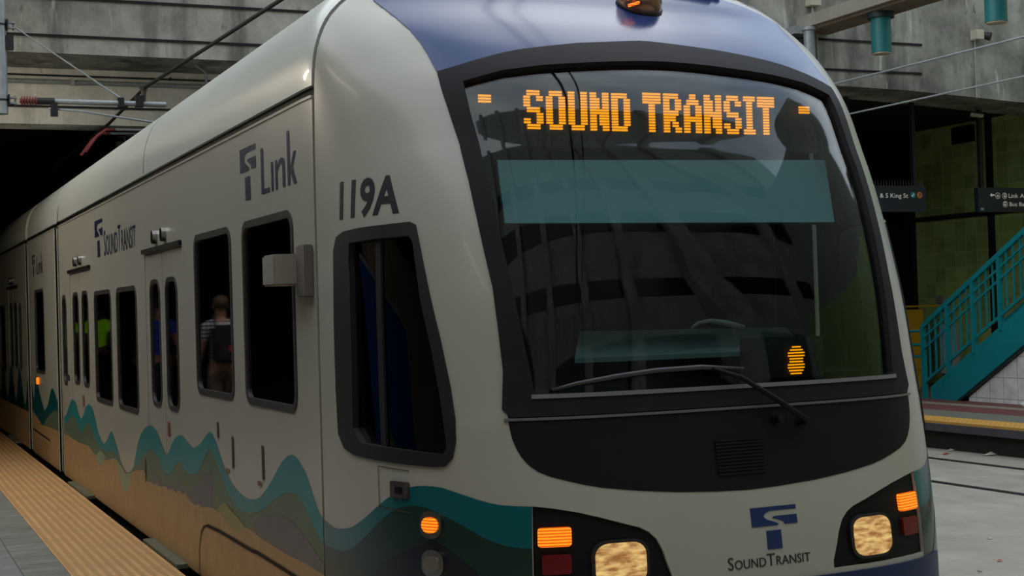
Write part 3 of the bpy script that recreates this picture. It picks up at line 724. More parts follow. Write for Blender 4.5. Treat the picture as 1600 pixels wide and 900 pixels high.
# further section, in shade: simple repeat of the same crest
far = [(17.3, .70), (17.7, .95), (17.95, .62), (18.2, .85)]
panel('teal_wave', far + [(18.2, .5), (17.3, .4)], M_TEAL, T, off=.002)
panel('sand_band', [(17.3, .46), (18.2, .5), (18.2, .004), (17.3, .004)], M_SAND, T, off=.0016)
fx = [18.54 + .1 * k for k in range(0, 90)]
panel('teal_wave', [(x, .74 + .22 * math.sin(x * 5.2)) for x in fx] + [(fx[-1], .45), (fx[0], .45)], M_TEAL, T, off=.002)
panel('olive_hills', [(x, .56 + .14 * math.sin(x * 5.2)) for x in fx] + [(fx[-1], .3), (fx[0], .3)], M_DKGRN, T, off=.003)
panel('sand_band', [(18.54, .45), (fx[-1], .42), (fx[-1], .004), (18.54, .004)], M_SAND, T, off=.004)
# livery on the cab
C1 = [(507.5, 812.5), (515, 819), (522.5, 824), (530, 826), (537.5, 826), (545, 825), (552.5, 822.5), (562, 816), (572.5, 807.5), (584, 797), (595, 787.5), (605, 779), (615, 772.5), (627, 765.5), (640, 761.5), (651, 759.5), (662.5, 759), (677, 760), (692.5, 762.5), (717.5, 771), (747.5, 781), (765, 786), (780, 789), (805, 791), (831.5, 791.5)]
C2 = [(507.5, 850), (515, 854), (522.5, 857.5), (530, 860), (537.5, 861), (545, 859), (552.5, 856), (566, 844), (580, 830), (590, 819), (600, 810), (610, 801), (620, 795), (632, 791), (645, 789.5), (656, 791), (667.5, 794), (680, 799), (692.5, 805), (708, 813), (725, 822.5), (740, 831), (755, 840), (768, 846), (780, 850), (792, 853.5), (802.5, 855.5), (818, 857), (831.5, 857)]
C3 = [(580, 897), (600, 880), (615, 870), (630, 862.5), (642, 855), (655, 850.5), (665, 848.5), (675, 848), (685, 850), (695, 855), (706, 863), (717.5, 872.5), (730, 882), (742.5, 892.5)]
h1_, h2_, h3_ = hits(C1), hits(C2), hits(C3)
for f in ((lambda s: s), mir):
    panel('teal_wave', h1_ + h2_[::-1], M_TEAL, T, off=.0022, ds=.04, smap=f)
    panel('dark_green_hills', h2_ + [(h2_[-1][0], .005), (h2_[0][0], .005)], M_DKGRN, T, off=.0016, ds=.04, smap=f)
    panel('midnight_hill', h3_ + [(h3_[-1][0] - .25, .25), (h3_[0][0] + .25, .25)], M_MIDN, T, off=.0030, ds=.04, smap=f)
# access hatch, small handles
HT = hits([(314, 897), (313, 860), (316, 832), (320, 823), (326, 821), (345, 830), (392, 858), (397, 861), (402, 862), (450, 892), (470, 905)])
seam(HT[:5], .014, .0075, M_BLACK, 'hatch_edge'); seam(HT[4:], .02, .0075, M_BLACK, 'hatch_edge')
for (a, b), (c, d) in (((341, 659), (341, 684)), ((364, 682), (366, 732)), ((411, 696), (413, 750)), ((228, 717), (228, 752))):
    p, q = hit(a, b), hit(c, d)
    panel('grab_recess', [(p[0] - .02, q[1]), (p[0] + .02, q[1]), (p[0] + .02, p[1]), (p[0] - .02, p[1])], mat('recess_brown', (48, 40, 32), .6), T, off=.0042)
for (a, b) in ((356, 735), (406, 755)):
    p = hit(a, b); panel('recess_foot', rr(p[0] - .05, p[0] + .03, p[1] - .012, p[1] + .012, .005), mat('faded_brown', (120, 90, 78), .6), T, off=.0044)
# lettering on the side
wrap('side_emblem', mark2d(7.46, 2.135, .33, .27), M_LOGO, T, off=.0025)
wrap('side_lettering', link2d(7.03, 2.14, .64, .225), M_LOGO, T, off=.0025)
wrap('transit_emblem', mark2d(12.70, 2.07, .44, .31), M_LOGO, T, off=.0025)
wrap('transit_lettering', fit2d(text2d([('S', 1), ('OUND', .78), ('T', 1), ('RANSIT', .78)], .22), 12.2, 10.68, 2.065), M_LOGO, T, off=.0025)
wrap('side_emblem', mark2d(17.78, 2.075, .3, .24), M_LOGO, T, off=.0025)
wrap('side_lettering', link2d(17.3, 2.08, .62, .2), M_LOGO, T, off=.0025)
# camera box beside the first window
cb2 = obj('door_camera', box(1.655, 1.78, 6.30, 6.50, 1.675, 1.815), mat('camera_box_grey', (150, 144, 134), .45), T, bevel=.008)
obj('camera_bracket', box(1.76, 1.802, 6.17, 6.31, 1.62, 1.85), mat('bracket_grey', (112, 106, 98), .5), cb2, bevel=.006)
lam = hit(60, 595); panel('marker_lamp', rr(lam[0] - .05, lam[0] + .05, lam[1] - .04, lam[1] + .04, .02), M_AMBER, T, off=.02, th=.02)
# slatted access panel on the middle section
for k in range(6):
    panel('access_slat', [(16.4, .02 + .035 * k), (18.1, .02 + .035 * k), (18.1, .026 + .035 * k), (16.4, .026 + .035 * k)], mat('slat_brown', (92, 72, 50), .6), T, off=.006)
panel('access_slot', [(16.35, .25), (18.1, .27), (18.1, .29), (16.35, .27)], M_BLACK, T, off=.007)
# beacon pod in the dome
pc = hit(998, 12); P0 = skin(*pc); Nn = skin_n(*pc)
po = bmesh.new(); tube([P0 - Nn * .06, P0 + Nn * .012], [.10, .112], po, n=28); pod = obj('roof_lamp', po, M_BLACK, T, smooth=False)
rg = bmesh.new(); bmesh.ops.create_uvsphere(rg, u_segments=20, v_segments=12, radius=.105, matrix=Matrix.Translation(P0 + Nn * .015)); obj('lamp_reflector', rg, mat('smoky_lamp_glass', (150, 112, 92), .15, metal=.7), pod, smooth=True)
for dx, dz in ((-.035, .03), (-.03, -.0)):
    q = P0 + Nn * .015 + (CAM - P0).normalized() * .108 + Vector((dx, 0, dz)); obj('amber_streak', tube([q + Vector((-.028, 0, -.008)), q + Vector((.028, 0, .01))], .007), M_AMBER, pod)  # streaks of amber light laid on the glass as glowing rods
# wiper
def onskin(px, py, o): s, z = hit(px, py); return skin(s, z, o)
wp = bmesh.new(); tube([onskin(1248, 658, .05), onskin(1205, 628, .05), onskin(1150, 592, .045), onskin(1105, 577, .04)], [.014, .012, .010, .008], wp)
wa = obj('wiper_arm', wp, M_BLACK, T, smooth=True)
wb = bmesh.new(); tube([onskin(862, 610, .012), onskin(900, 600, .016), onskin(960, 589, .022), onskin(1020, 580, .028), onskin(1090, 575, .034), onskin(1155, 577, .03)], [.006, .008, .010, .010, .010, .006], wb)
obj('wiper_blade', wb, mat('wiper_grey', (60, 58, 60), .4), wa, smooth=True)
for px, py in ((1248, 658), (1208, 655)):
    q = bmesh.new(); a = onskin(px, py, -.01); b = onskin(px, py, .06); tube([a, b], .018, q); obj('wiper_pivot', q, M_BLACK, wa)

# cab interior
ci = obj('cab_floor', box(X0 - 1.2, X0 + 1.2, 5.35, 7.0, .5, .54), M_INNER, T)
obj('cab_bulkhead', box(X0 - 1.28, X0 + 1.28, 6.95, 7.0, .5, 2.72), mat('bulkhead_charcoal', (34, 36, 38), .7), T)
dsh = bmesh.new(); prism([(X0 - .98, 5.30), (X0 + .98, 5.30), (X0 + 1.12, 5.85), (X0 - 1.12, 5.85)], 2, .9, 1.22, dsh); obj('dashboard', dsh, M_BLACK, T)
def P3(px, py, y): d = ray(px, py); t = (y - CAM.y) / d.y; return CAM + d * t
cs = bmesh.new(); q = [P3(898, 560, 5.35), P3(1262, 545, 5.35), P3(1228, 511, 5.75), P3(905, 518, 5.75)]
vs = [cs.verts.new(p) for p in q]; vs2 = [cs.verts.new(p - Vector((0, 0, .02))) for p in q]; cs.faces.new(vs); cs.faces.new(vs2[::-1])
for k in range(4): cs.faces.new((vs[k], vs2[k], vs2[(k + 1) % 4], vs[(k + 1) % 4]))
bmesh.ops.recalc_face_normals(cs, faces=cs.faces)
con = obj('console_top', cs, mat('console_grey_green', (120, 140, 138), .5), T)
hd = bmesh.new(); tube([P3(1080, 513, 5.4), P3(1090, 505, 5.4), P3(1110, 501, 5.4), P3(1135, 505, 5.4), P3(1162, 512, 5.4)], [.006, .008, .010, .014, .012], hd); obj('console_handle', hd, mat('pale_handle', (150, 150, 140), .4), con, smooth=True)
dbx = obj('speed_display', box(3.42, 3.76, 5.17, 5.3, 1.215, 1.385), mat('display_black', (14, 14, 16), .5), T)
led = bmesh.new()
for k in range(10):
    hw = (.020, .030, .040, .040, .032, .032, .040, .040, .034, .026)[k]; pz = P3(1244, 542 + k * 4.6, 5.165)
    box(pz.x - hw, pz.x + hw, 5.160, 5.168, pz.z - .0028, pz.z + .0028, led)
obj('speed_digit', led, M_LED, dbx)
# sun blind
bl = bmesh.new(); q = [P3(777, 250, 5.42), P3(1289, 250, 5.42), P3(1304, 347, 5.27), P3(789, 349, 5.27)]
vs = [bl.verts.new(p) for p in q]; vs2 = [bl.verts.new(p + Vector((0, .01, 0))) for p in q]; bl.faces.new(vs); bl.faces.new(vs2[::-1])
for k in range(4): bl.faces.new((vs[k], vs2[k], vs2[(k + 1) % 4], vs[(k + 1) % 4]))
bmesh.ops.recalc_face_normals(bl, faces=bl.faces)
sb = obj('sun_blind', bl, mat('pale_blue_blind', (112, 150, 154), .5), T)
obj('blind_rail', tube([P3(787, 351, 5.265), P3(1306, 349, 5.265)], .006), M_BLACK, sb)
# destination sign with dot-matrix lettering
dz0, dz1 = P3(1000, 232, 5.5).z, P3(1000, 130, 5.5).z
ds_ = obj('destination_sign', box(X0 - .88, X0 + .88, 5.50, 5.60, dz0, dz1), mat('sign_case_brown', (40, 28, 28), .5), T)
G = {'S': ['.####.', '##..##', '##....', '.####.', '....##', '##..##', '.####.'], 'O': ['.####.', '##..##', '##..##', '##..##', '##..##', '##..##', '.####.'],
     'U': ['##..##', '##..##', '##..##', '##..##', '##..##', '##..##', '.####.'], 'N': ['##..##', '###.##', '###.##', '######', '##.###', '##.###', '##..##'],
     'D': ['#####.', '##..##', '##..##', '##..##', '##..##', '##..##', '#####.'], 'T': ['######', '######', '..##..', '..##..', '..##..', '..##..', '..##..'],
     'R': ['#####.', '##..##', '##..##', '#####.', '####..', '##.##.', '##..##'], 'A': ['..##..', '.####.', '##..##', '##..##', '######', '##..##', '##..##'],
     'I': ['####', '.##.', '.##.', '.##.', '.##.', '.##.', '####']}
def led_word(wd, pxa, pxb):
    cols = sum(len(G[c][0]) + 1 for c in wd) - 1
    a = P3(pxa, 170, 5.495); b = P3(pxb, 175, 5.495); top_ = P3((pxa + pxb) / 2, 143 + (pxa - 818) * .027, 5.495).z; bot_ = P3((pxa + pxb) / 2, 204 + (pxa - 818) * .027, 5.495).z
    dx = (b.x - a.x) / cols; dzz = (top_ - bot_) / 14; bm = bmesh.new(); c0 = 0
    for ch in wd:
        for r_ in range(14):
            row = G[ch][r_ // 2]; c = 0
            while c < len(row):
                if row[c] == '#':
                    cx = a.x + (c0 + c + .5) * dx; cz = top_ - (r_ + .5) * dzz
                    box(cx - dx * .44, cx + dx * .44, 5.488, 5.497, cz - dzz * .33, cz + dzz * .33, bm)
                c += 1
        c0 += len(G[ch][0]) + 1
    return bm
obj('led_word', led_word('SOUND', 818, 984), M_LED, ds_); obj('led_word', led_word('TRANSIT', 1004, 1209), M_LED, ds_)
for px, py in ((757, 154), (1256, 172)):
    q = bmesh.new(); c = P3(px, py, 5.47)
    for k in (-1, 0, 1): box(c.x - .028, c.x + .028, 5.466, 5.472, c.z + k * .012 - .004, c.z + k * .012 + .004, q)
    obj('corner_marker_light', q, M_LED, ds_)
# roof equipment and pantograph on the middle section
obj('roof_equipment', box(2.45, 3.8, 19.2, 20.6, 3.0, 3.32), M_STEEL, T, bevel=.02)
obj('roof_equipment', box(2.5, 3.75, 24.0, 25.6, 3.0, 3.36), M_STEEL, T, bevel=.02)
pg = bmesh.new(); tube([(2.75, 17.2, 3.1), (2.7, 16.9, 3.5)], .02, pg); tube([(3.5, 17.2, 3.1), (3.5, 16.9, 3.5)], .02, pg); tube([(2.7, 16.9, 3.5), (3.5, 16.9, 3.5)], .018, pg)
tube([(3.1, 15.9, 3.12), (3.1, 17.0, 3.42), (3.1, 16.9, 3.6)], .03, pg); tube([(2.95, 17.3, 3.1), (2.9, 16.9, 3.38), (3.3, 16.9, 3.38)], .015, pg)
for x in (2.75, 2.95, 3.3): tube([(x, 16.75, 3.52), (x + .02, 17.05, 3.62)], .012, pg)
tube([(2.72, 16.72, 3.62), (3.5, 16.72, 3.62)], .01, pg); tube([(2.70, 17.08, 3.64), (3.5, 17.08, 3.64)], .01, pg); box(2.66, 2.76, 16.84, 16.96, 3.44, 3.56, pg); box(2.72, 2.80, 16.9, 17.0, 3.34, 3.44, pg); tube([(2.6, 16.8, 3.3), (2.7, 16.9, 3.42)], .01, pg)
pan = obj('pantograph', pg, M_DKSTEEL, T)
for dy in (-.18, .18):
    hb = bmesh.new(); tube([(2.62, 16.9 + dy, 3.68), (3.62, 16.9 + dy, 3.68)], .016, hb); obj('contact_strip', hb, M_STEEL, pan)
    for sx, x0_ in ((-1, 2.62), (1, 3.62)):
        hn = bmesh.new(); tube([(x0_, 16.9 + dy, 3.68), (x0_ + sx * .10, 16.9 + dy, 3.675), (x0_ + sx * .2, 16.9 + dy, 3.60), (x0_ + sx * .33, 16.9 + dy, 3.42)], .018, hn); obj('pantograph_horn', hn, mat('red_horn', (150, 66, 74), .5), pan, smooth=True)

# ================================================================== OVERHEAD LINE
def solo(name, bm, mt, label, cat, group=None, **k):
    return tag(obj(name, bm, mt, **k), label, cat, group)
solo('contact_wire', tube([(3.12, -10, 3.76), (3.10, 16, 3.735), (3.1, 40, 3.72)], .009), M_WIRE, 'thin dark contact wire running just above the train roof into the tunnel', 'wire')
solo('feeder_cable', tube([(3.0, -8, 4.25), (3.1, 11.22, 4.06), (2.76, 15.6, 3.985), (2.55, 16.7, 3.74), (2.3, 19.0, 3.55), (2.3, 40, 3.5)], .018), M_WIRE, 'thick black cable sloping down over the train to the bracket arm', 'cable')
solo('messenger_wire', tube([(10.55, -8, 4.06), (10.55, 30, 4.08)], .012), M_STEEL, 'upper of the two grey wires over the empty right hand track', 'wire')
solo('contact_wire', tube([(10.55, -8, 3.68), (10.55, 30, 3.68)], .010), M_STEEL, 'lower of the two grey wires over the empty right hand track', 'wire')
solo('hanging_post', tube([(1.31, 15.6, 3.67), (1.31, 15.6, 6.5)], .075, n=20), M_STEEL, 'grey steel tube hanging at the far left edge that carries the bracket arm', 'post', smooth=False)
arm = thing('bracket_arm', 'grey overhead line bracket arm with red ribbed insulator beside the hanging tube', 'bracket', (1.39, 15.6, 3.8))
obj('arm_tube', tube([(1.82, 15.6, 3.815), (2.98, 15.6, 3.815)], .028, n=14), M_STEEL, arm, smooth=False)
ib = bmesh.new(); tube([(1.50, 15.6, 3.81), (1.68, 15.6, 3.81)], .026, ib, n=14)
for k in range(6): tube([(1.515 + k * .027, 15.6, 3.81), (1.527 + k * .027, 15.6, 3.81)], .05, ib, n=18)
obj('insulator', ib, mat('red_insulator', (112, 46, 44), .4), arm)
obj('arm_socket', tube([(1.66, 15.6, 3.812), (1.84, 15.6, 3.815)], .036, n=14), M_DKSTEEL, arm)
for z in (3.81, 4.58):
    obj('post_clamp', box(1.385, 1.40, 15.54, 15.66, z - .055, z + .055, tube([(1.31, 15.6, z - .01), (1.31, 15.6, z + .01)], .08, n=20)), M_DKSTEEL, arm)
    obj('clamp_fork', box(1.40, 1.47, 15.57, 15.63, z + .02, z + .035, box(1.40, 1.47, 15.57, 15.63, z - .035, z - .02, tube([(1.455, 15.6, z - .05), (1.455, 15.6, z + .05)], .01))), M_STEEL, arm)
obj('post_clamp', box(1.375, 1.45, 15.55, 15.65, 4.33, 4.47), M_DKSTEEL, arm)
obj('stay_rod', tube([(1.46, 15.6, 4.57), (2.22, 15.6, 4.06), (2.50, 15.6, 3.87)], [.008, .009, .014]), M_STEEL, arm)
obj('stay_rod_yoke', tube([(2.28, 15.63, 4.03), (2.55, 15.6, 3.85)], .007), M_STEEL, arm)
obj('steady_arm', tube([(1.78, 15.6, 3.74), (2.1, 15.6, 3.72), (2.55, 15.6, 3.66), (2.85, 15.6, 3.62), (3.05, 15.62, 3.72)], .012), M_STEEL, arm, smooth=True)
obj('steady_arm_bracket', box(1.80, 1.87, 15.57, 15.63, 3.66, 3.80), M_DKSTEEL, arm)
obj('support_wire', tube([(1.40, 15.6, 3.765), (3.1, 15.6, 3.765)], .006), M_WIRE, arm)
obj('arm_insulator', tube([(2.75, 15.6, 3.84), (2.75, 15.6, 3.95), (2.75, 15.6, 3.99)], [.02, .03, .045], n=12), mat('brown_insulator', (70, 56, 48), .4), arm)
obj('arm_clamp', box(2.66, 2.74, 15.56, 15.64, 3.78, 3.90), M_DKSTEEL, arm)
obj('arm_clamp', box(2.48, 2.54, 15.56, 15.64, 3.77, 3.87), M_DKSTEEL, arm)
solo('dropper_cable', tube([(3.1, 14.6, 4.06), (3.17, 14.5, 3.98), (3.16, 14.4, 3.85), (3.13, 14.3, 3.76)], .014), M_WIRE, 'short curved black jumper cable linking the sloping cable to the wire below', 'cable', smooth=True)
for i, (z0, rr_, nm_, lb) in enumerate(((4.235, .026, 'conduit_pipe', 'fat grey metal conduit pipe across the pale wall above the tunnel mouth'), (4.305, .010, 'thin_conduit', 'thin dark conduit just above the fat grey pipe'))):
    pc_ = bmesh.new(); tube([(-7.9, 16.96 - .0 * rr_, z0), (5.2, 16.96, z0)], rr_, pc_, n=14); p_ = thing(nm_, lb, 'pipe', (0, 16.95, z0)); obj('pipe', pc_, M_STEEL if i == 0 else M_DKSTEEL, p_)
    if i == 0:
        for x in (2.2, 4.3): obj('pipe_clip', box(x - .02, x + .02, 16.92, 16.995, z0 - .035, z0 + .035), mat('pale_clip', (170, 170, 165), .5), p_)
    else:
        for x in (0.5, 3.3): obj('pipe_clip', box(x - .01, x + .01, 16.94, 16.995, z0 - .012, z0 + .02), M_DKSTEEL, p_)
solo('wall_cable', tube([(-7.9, 16.97, 3.955), (5.2, 16.97, 3.955)], .012), M_WIRE, 'thin black cable along the pale wall just above the tunnel mouth', 'cable')
pr = thing('drop_post', 'grey steel tube hanging beside the roof of the train at upper right', 'post', (11.35, 15.7, 5.05))
obj('tube', tube([(11.35, 15.7, 3.9), (11.35, 15.7, 5.05)], .075, n=20), M_STEEL, pr)
obj('top_flange', tube([(11.35, 15.7, 5.04), (11.35, 15.7, 5.08)], .1, n=20), M_STEEL, pr)
obj('wall_bracket', box(11.0, 11.3, 15.72, 16.0, 4.72, 4.92), M_DKSTEEL, pr)
obj('wall_bracket', box(11.15, 11.42, 15.72, 16.0, 5.0, 5.1), M_STEEL, pr)
# conduit with junction box right of it
cj = thing('electrical_conduit', 'thin grey conduit with small white box above the hanging tube at upper right', 'conduit', (11.6, 15.96, 5.5))
obj('junction_box', box(11.52, 11.70, 15.88, 16.0, 5.42, 5.62), mat('ivory_plastic', (186, 180, 162), .5), cj, bevel=.008)
obj('conduit', tube([(11.61, 15.96, 5.42), (11.61, 15.96, 5.2), (11.66, 15.96, 5.05), (11.66, 15.96, 4.4)], .018), M_STEEL, cj)
cj = thing('security_lamp', 'small grey wall lamp with conduit running down the concrete at upper right', 'lamp', (14.4, 15.9, 5.2))
obj('lamp_box', box(14.30, 14.44, 15.86, 16.0, 5.10, 5.24), mat('ivory_plastic', (186, 180, 162), .5), cj, bevel=.008)
obj('lamp_head', tube([(14.47, 15.92, 5.17), (14.53, 15.84, 5.14)], [.05, .06], n=16), M_DKSTEEL, cj)
obj('conduit', tube([(14.36, 15.97, 5.10), (14.36, 15.97, 4.29)], .012), M_STEEL, cj)
cv_ = thing('security_camera', 'small pale camera under the right concrete beam', 'camera', (14.9, 16.6, 4.2))
obj('body', tube([(14.82, 16.6, 4.15), (15.02, 16.6, 4.14)], .03, n=12), mat('ivory_plastic', (186, 180, 162), .5), cv_); obj('mount', tube([(14.9, 16.6, 4.17), (14.9, 16.6, 4.33)], .012), M_DKSTEEL, cv_)
# service slab with teal down-lights
sl_ = struct('trim_17', prism([(9.5, 6), (11.8, 6), (11.75, 16.0), (11.35, 16.0)], 2, 5.05, 5.16), M_BEAM) if False else None
struct('ceiling_ledge', box(11.42, 11.86, 6, 15.99, 5.06, 5.22), M_SOFF)
struct('trim_17', box(11.36, 11.42, 6, 15.99, 5.10, 5.26), concrete('pale_ledge_edge', (150, 146, 134), .2))
for (y, lb) in ((14.55, 'nearer to the train roof, whole teal cylinder downlight under the concrete ledge'), (12.55, 'teal cylinder downlight cut off by the top right corner of the view')):
    p_ = thing('cylinder_downlight', lb, 'lamp', (11.64, y, 5.06), 'teal cylinder downlights under the ledge')
    x = 11.60
    obj('ceiling_flange', tube([(x, y, 4.99), (x, y, 5.06)], .165, n=28), mat('dark_flange', (22, 40, 40), .5), p_)
    obj('housing', tube([(x, y, 4.56), (x, y, 5.0)], .122, n=32, cap=True), M_TEALD, p_, smooth=False)
    obj('lens', tube([(x, y, 4.545), (x, y, 4.562)], .112, n=28), mat('frosted_lens', (190, 176, 150), .4), p_)

# ================================================================== STAIRCASE, SIGNS, FAR PLATFORM
st = thing('staircase', 'teal steel staircase rising to the right from the far platform', 'staircase', (SX + .8, 17.3, 0))
sl2 = .605
def ztop_s(y): return (17.17 - y) * sl2 + .18
strp = [(17.17, 0), (17.17, .18), (7.0, ztop_s(7.0)), (7.0, stair_bot(7.0)), (16.55, 0)]
for x in (SX - .02, SX + 1.55):
    obj('stringer', prism(strp, 0, x, x + .05), M_TEALP, st)
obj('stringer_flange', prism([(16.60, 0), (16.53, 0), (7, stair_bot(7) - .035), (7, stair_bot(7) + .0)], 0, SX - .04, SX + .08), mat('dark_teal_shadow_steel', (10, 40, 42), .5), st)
for k in range(20):
    y = 17.0 - k * .29; z = .10 + k * .1755
    if y < 10: break
    obj('tread', box(SX + .03, SX + 1.55, y - .30, y, z, z + .05), mat('tread_grey', (92, 92, 88), .7), st)
def rail_line(h, w_, hh, name='rail'):
    for x in (SX - .01, SX + 1.56):
        b = bar((x, 17.31, ztop_s(17.31) + h), (x, 8.5, ztop_s(8.5) + h), w_, hh); obj(name, b, M_TEALP, st)
rail_line(.98, .06, .07, 'handrail'); rail_line(.80, .03, .03); rail_line(.64, .03, .03); rail_line(.14, .03, .04, 'bottom_rail')
k = 0
for i in range(16):
    y = 17.31 - i * .545
    for x in (SX - .01, SX + 1.56):
        obj('newel_post', box(x - .035, x + .035, y - .028, y + .028, 0 if i == 0 else ztop_s(y) - .06, ztop_s(y) + .98), M_TEALP, st)
    for j in range(1, 4):
        yy = y - j * .136
        obj('baluster', box(SX - .02, SX + .0, yy - .012, yy + .012, ztop_s(yy) + .14, ztop_s(yy) + .97), M_TEALP, st)
for z in (1.0, .80, .62): obj('landing_rail', tube([(SX - .01, 17.31, z), (SX - .01, 17.75, z)], .02), M_TEALP, st)
obj('newel_post', box(SX - .035, SX + .02, 17.72, 17.78, 0, 1.02), M_TEALP, st)

M_SIGN = mat('dark_sign_panel', (34, 34, 44), .45); M_STX = mat('sign_white', (200, 196, 186), .6, emit=(200, 196, 186), es=.22)
def plane_text(runs, h, x, z, y, parent, xs=1.0, width=None, mt=M_STX, name='sign_lettering'):
    bm = text2d([(s, c) for s, c in runs], h, xs=xs)
    xsn = [-v.co.x for v in bm.verts]; k = (width / (max(xsn) - min(xsn))) if width else 1; mn = min(xsn)
    for v in bm.verts: v.co = Vector((x + (-v.co.x - mn) * k, y, z + v.co.y))
    return obj(name, bm, mt, parent)
def disc(cx, cz, r, y, n=20):
    b = bmesh.new(); tube([(cx, y, cz), (cx, y + .004, cz)], r, b, n=n); return b
def ring(cx, cz, r, y, wd=.006):
    b = bmesh.new(); n = 24
    A = [b.verts.new((cx + r * math.cos(2 * PI * k / n), y, cz + r * math.sin(2 * PI * k / n))) for k in range(n)]
    B = [b.verts.new((cx + (r - wd) * math.cos(2 * PI * k / n), y, cz + (r - wd) * math.sin(2 * PI * k / n))) for k in range(n)]
    for k in range(n): b.faces.new((A[k], A[(k + 1) % n], B[(k + 1) % n], B[k]))
    return b
YS = 16.8; YT = YS - .045
s1 = thing('hanging_sign', 'dark hanging sign reading & S King St just right of the train', 'sign', (13.6, YS, 3.12))
obj('sign_panel', box(12.55, 14.06, YS - .04, YS + .04, 2.745, 3.115), M_SIGN, s1)
plane_text([('& S King St', 1)], .066, 13.24, 2.945, YT, s1, width=.50)
def icon_poly(polys, y, name, mt, par):
    b = bmesh.new()
    for p in polys: b.faces.new([b.verts.new((a, y, c)) for a, c in p])
    return obj(name, b, mt, par)
obj('stair_icon', disc(13.83, 2.985, .042, YT), mat('teal_icon', (40, 130, 130), .5), s1)
icon_poly([[(13.805, 2.965), (13.825, 2.965), (13.855, 3.0), (13.845, 3.008), (13.822, 2.978), (13.805, 2.978)]], YT - .002, 'stair_icon_figure', M_STX, s1)
obj('arrow_icon', disc(13.95, 2.985, .045, YT), mat('orange_icon', (196, 118, 60), .5), s1)
icon_poly([[(13.925, 2.965), (13.932, 2.958), (13.962, 2.988), (13.955, 2.995)], [(13.935, 3.005), (13.975, 3.008), (13.972, 2.97), (13.963, 2.97), (13.963, 2.996), (13.935, 2.996)]], YT - .002, 'arrow_icon_figure', mat('icon_dark', (24, 24, 28), .5), s1)
obj('hanger_rod', box(13.86, 13.92, YS - .03, YS + .03, 3.115, 4.37), mat('black_hanger', (14, 16, 18), .6), s1)
obj('hanger_rod', box(12.7, 12.76, YS - .03, YS + .03, 3.115, 4.40), mat('black_hanger', (14, 16, 18), .6), s1)
sp_ = bmesh.new()
for k in range(30):
    x = 12.6 + k * .05; bmesh.ops.create_cone(sp_, cap_ends=True, segments=4, radius1=.004, radius2=.001, depth=.09, matrix=Matrix.Translation((x, YS, 3.16)))
obj('bird_spikes', sp_, mat('spike_grey', (90, 88, 86), .5), s1)
s2 = thing('hanging_sign', 'dark hanging sign with white arrow, plane and bus icons above the staircase', 'sign', (15.8, YS, 3.09))
obj('sign_panel', box(15.03, 17.0, YS - .04, YS + .04, 2.74, 3.10), M_SIGN, s2)
obj('hanger_rod', box(15.10, 15.16, YS - .03, YS + .03, 3.1, 4.27), mat('black_hanger', (14, 16, 18), .6), s2)
plane_text([('Link', 1)], .066, 15.61, 2.95, YT, s2, width=.18); plane_text([('Airport', 1)], .064, 15.83, 2.95, YT, s2, width=.36)
plane_text([('Bus Bays', 1)], .064, 15.62, 2.825, YT, s2, width=.37)
icon_poly([[(15.25, 2.99), (15.29, 3.02), (15.29, 3.0), (15.34, 3.0), (15.34, 2.98), (15.29, 2.98), (15.29, 2.96)]], YT, 'arrow_icon_figure', M_STX, s2)
for cx, cz in ((15.40, 2.98), (15.53, 2.98), (15.54, 2.855)):
    obj('icon_ring', ring(cx, cz, .046, YT), M_STX, s2)
icon_poly([[(15.40 + a * .8, 2.98 + b * .8) for a, b in ((0, .04), (.007, .01), (.038, -.01), (.038, -.018), (.006, -.008), (.004, -.03), (.015, -.04), (-.015, -.04), (-.004, -.03), (-.006, -.008), (-.038, -.018), (-.038, -.01), (-.007, .01))]], YT - .001, 'plane_icon_figure', M_STX, s2)
for cz in (2.98, 2.855):
    icon_poly([[(15.512, cz - .022), (15.556, cz - .022), (15.556, cz + .025), (15.549, cz + .032), (15.519, cz + .032), (15.512, cz + .025)]], YT - .001, 'vehicle_icon_figure', M_STX, s2)
    icon_poly([[(15.520, cz - .0), (15.548, cz - .0), (15.548, cz + .02), (15.520, cz + .02)]], YT - .002, 'vehicle_icon_window', M_SIGN, s2)
icon_poly([[(15.07, 2.765), (15.13, 2.765), (15.13, 2.80), (15.07, 2.80)]], YT, 'corner_sticker', mat('pale_sticker', (120, 160, 150), .6), s2)

nb = thing('wall_notice', 'small white notice on the green tiles above the stair foot', 'notice', (16.98, 19.97, 1.45))
obj('notice_board', box(16.965, 16.998, 19.88, 20.06, 1.32, 1.52), mat('notice_white', (150, 148, 146), .6), nb)
ln = bmesh.new()
for k in range(4): box(16.961, 16.966, 19.91, 20.03, 1.35 + k * .04, 1.36 + k * .04, ln)
obj('printed_lines', ln, M_BLACK, nb)
vb = thing('wall_vent', 'dark rectangular vent high on the green tiled wall', 'vent', (16.97, 19.3, 4.2))
obj('vent_frame', box(16.93, 16.998, 19.12, 19.52, 3.98, 4.28) if False else box(16.93, 16.998, 18.98, 19.48, 4.08, 4.36), M_BLACK, vb)
vs_ = bmesh.new()
for k in range(6): box(16.92, 16.935, 19.0, 19.46, 4.10 + k * .043, 4.115 + k * .043, vs_)
obj('vent_slats', vs_, M_DKFR, vb)
yb_ = thing('ticket_machine', 'yellow and white ticket machine half hidden behind the stair foot', 'machine', (16.3, 19.6, 0))
obj('cabinet', box(15.7, 16.15, 19.4, 19.9, 0, 1.30), mat('yellow_cabinet', (206, 158, 34), .5), yb_, bevel=.01); obj('front_panel', box(15.72, 16.12, 19.37, 19.41, .3, 1.1), mat('yellow_cabinet', (206, 158, 34), .5), yb_); obj('top_bar', box(15.6, 16.6, 19.38, 19.42, 1.34, 1.37), mat('yellow_cabinet', (206, 158, 34), .5), yb_)
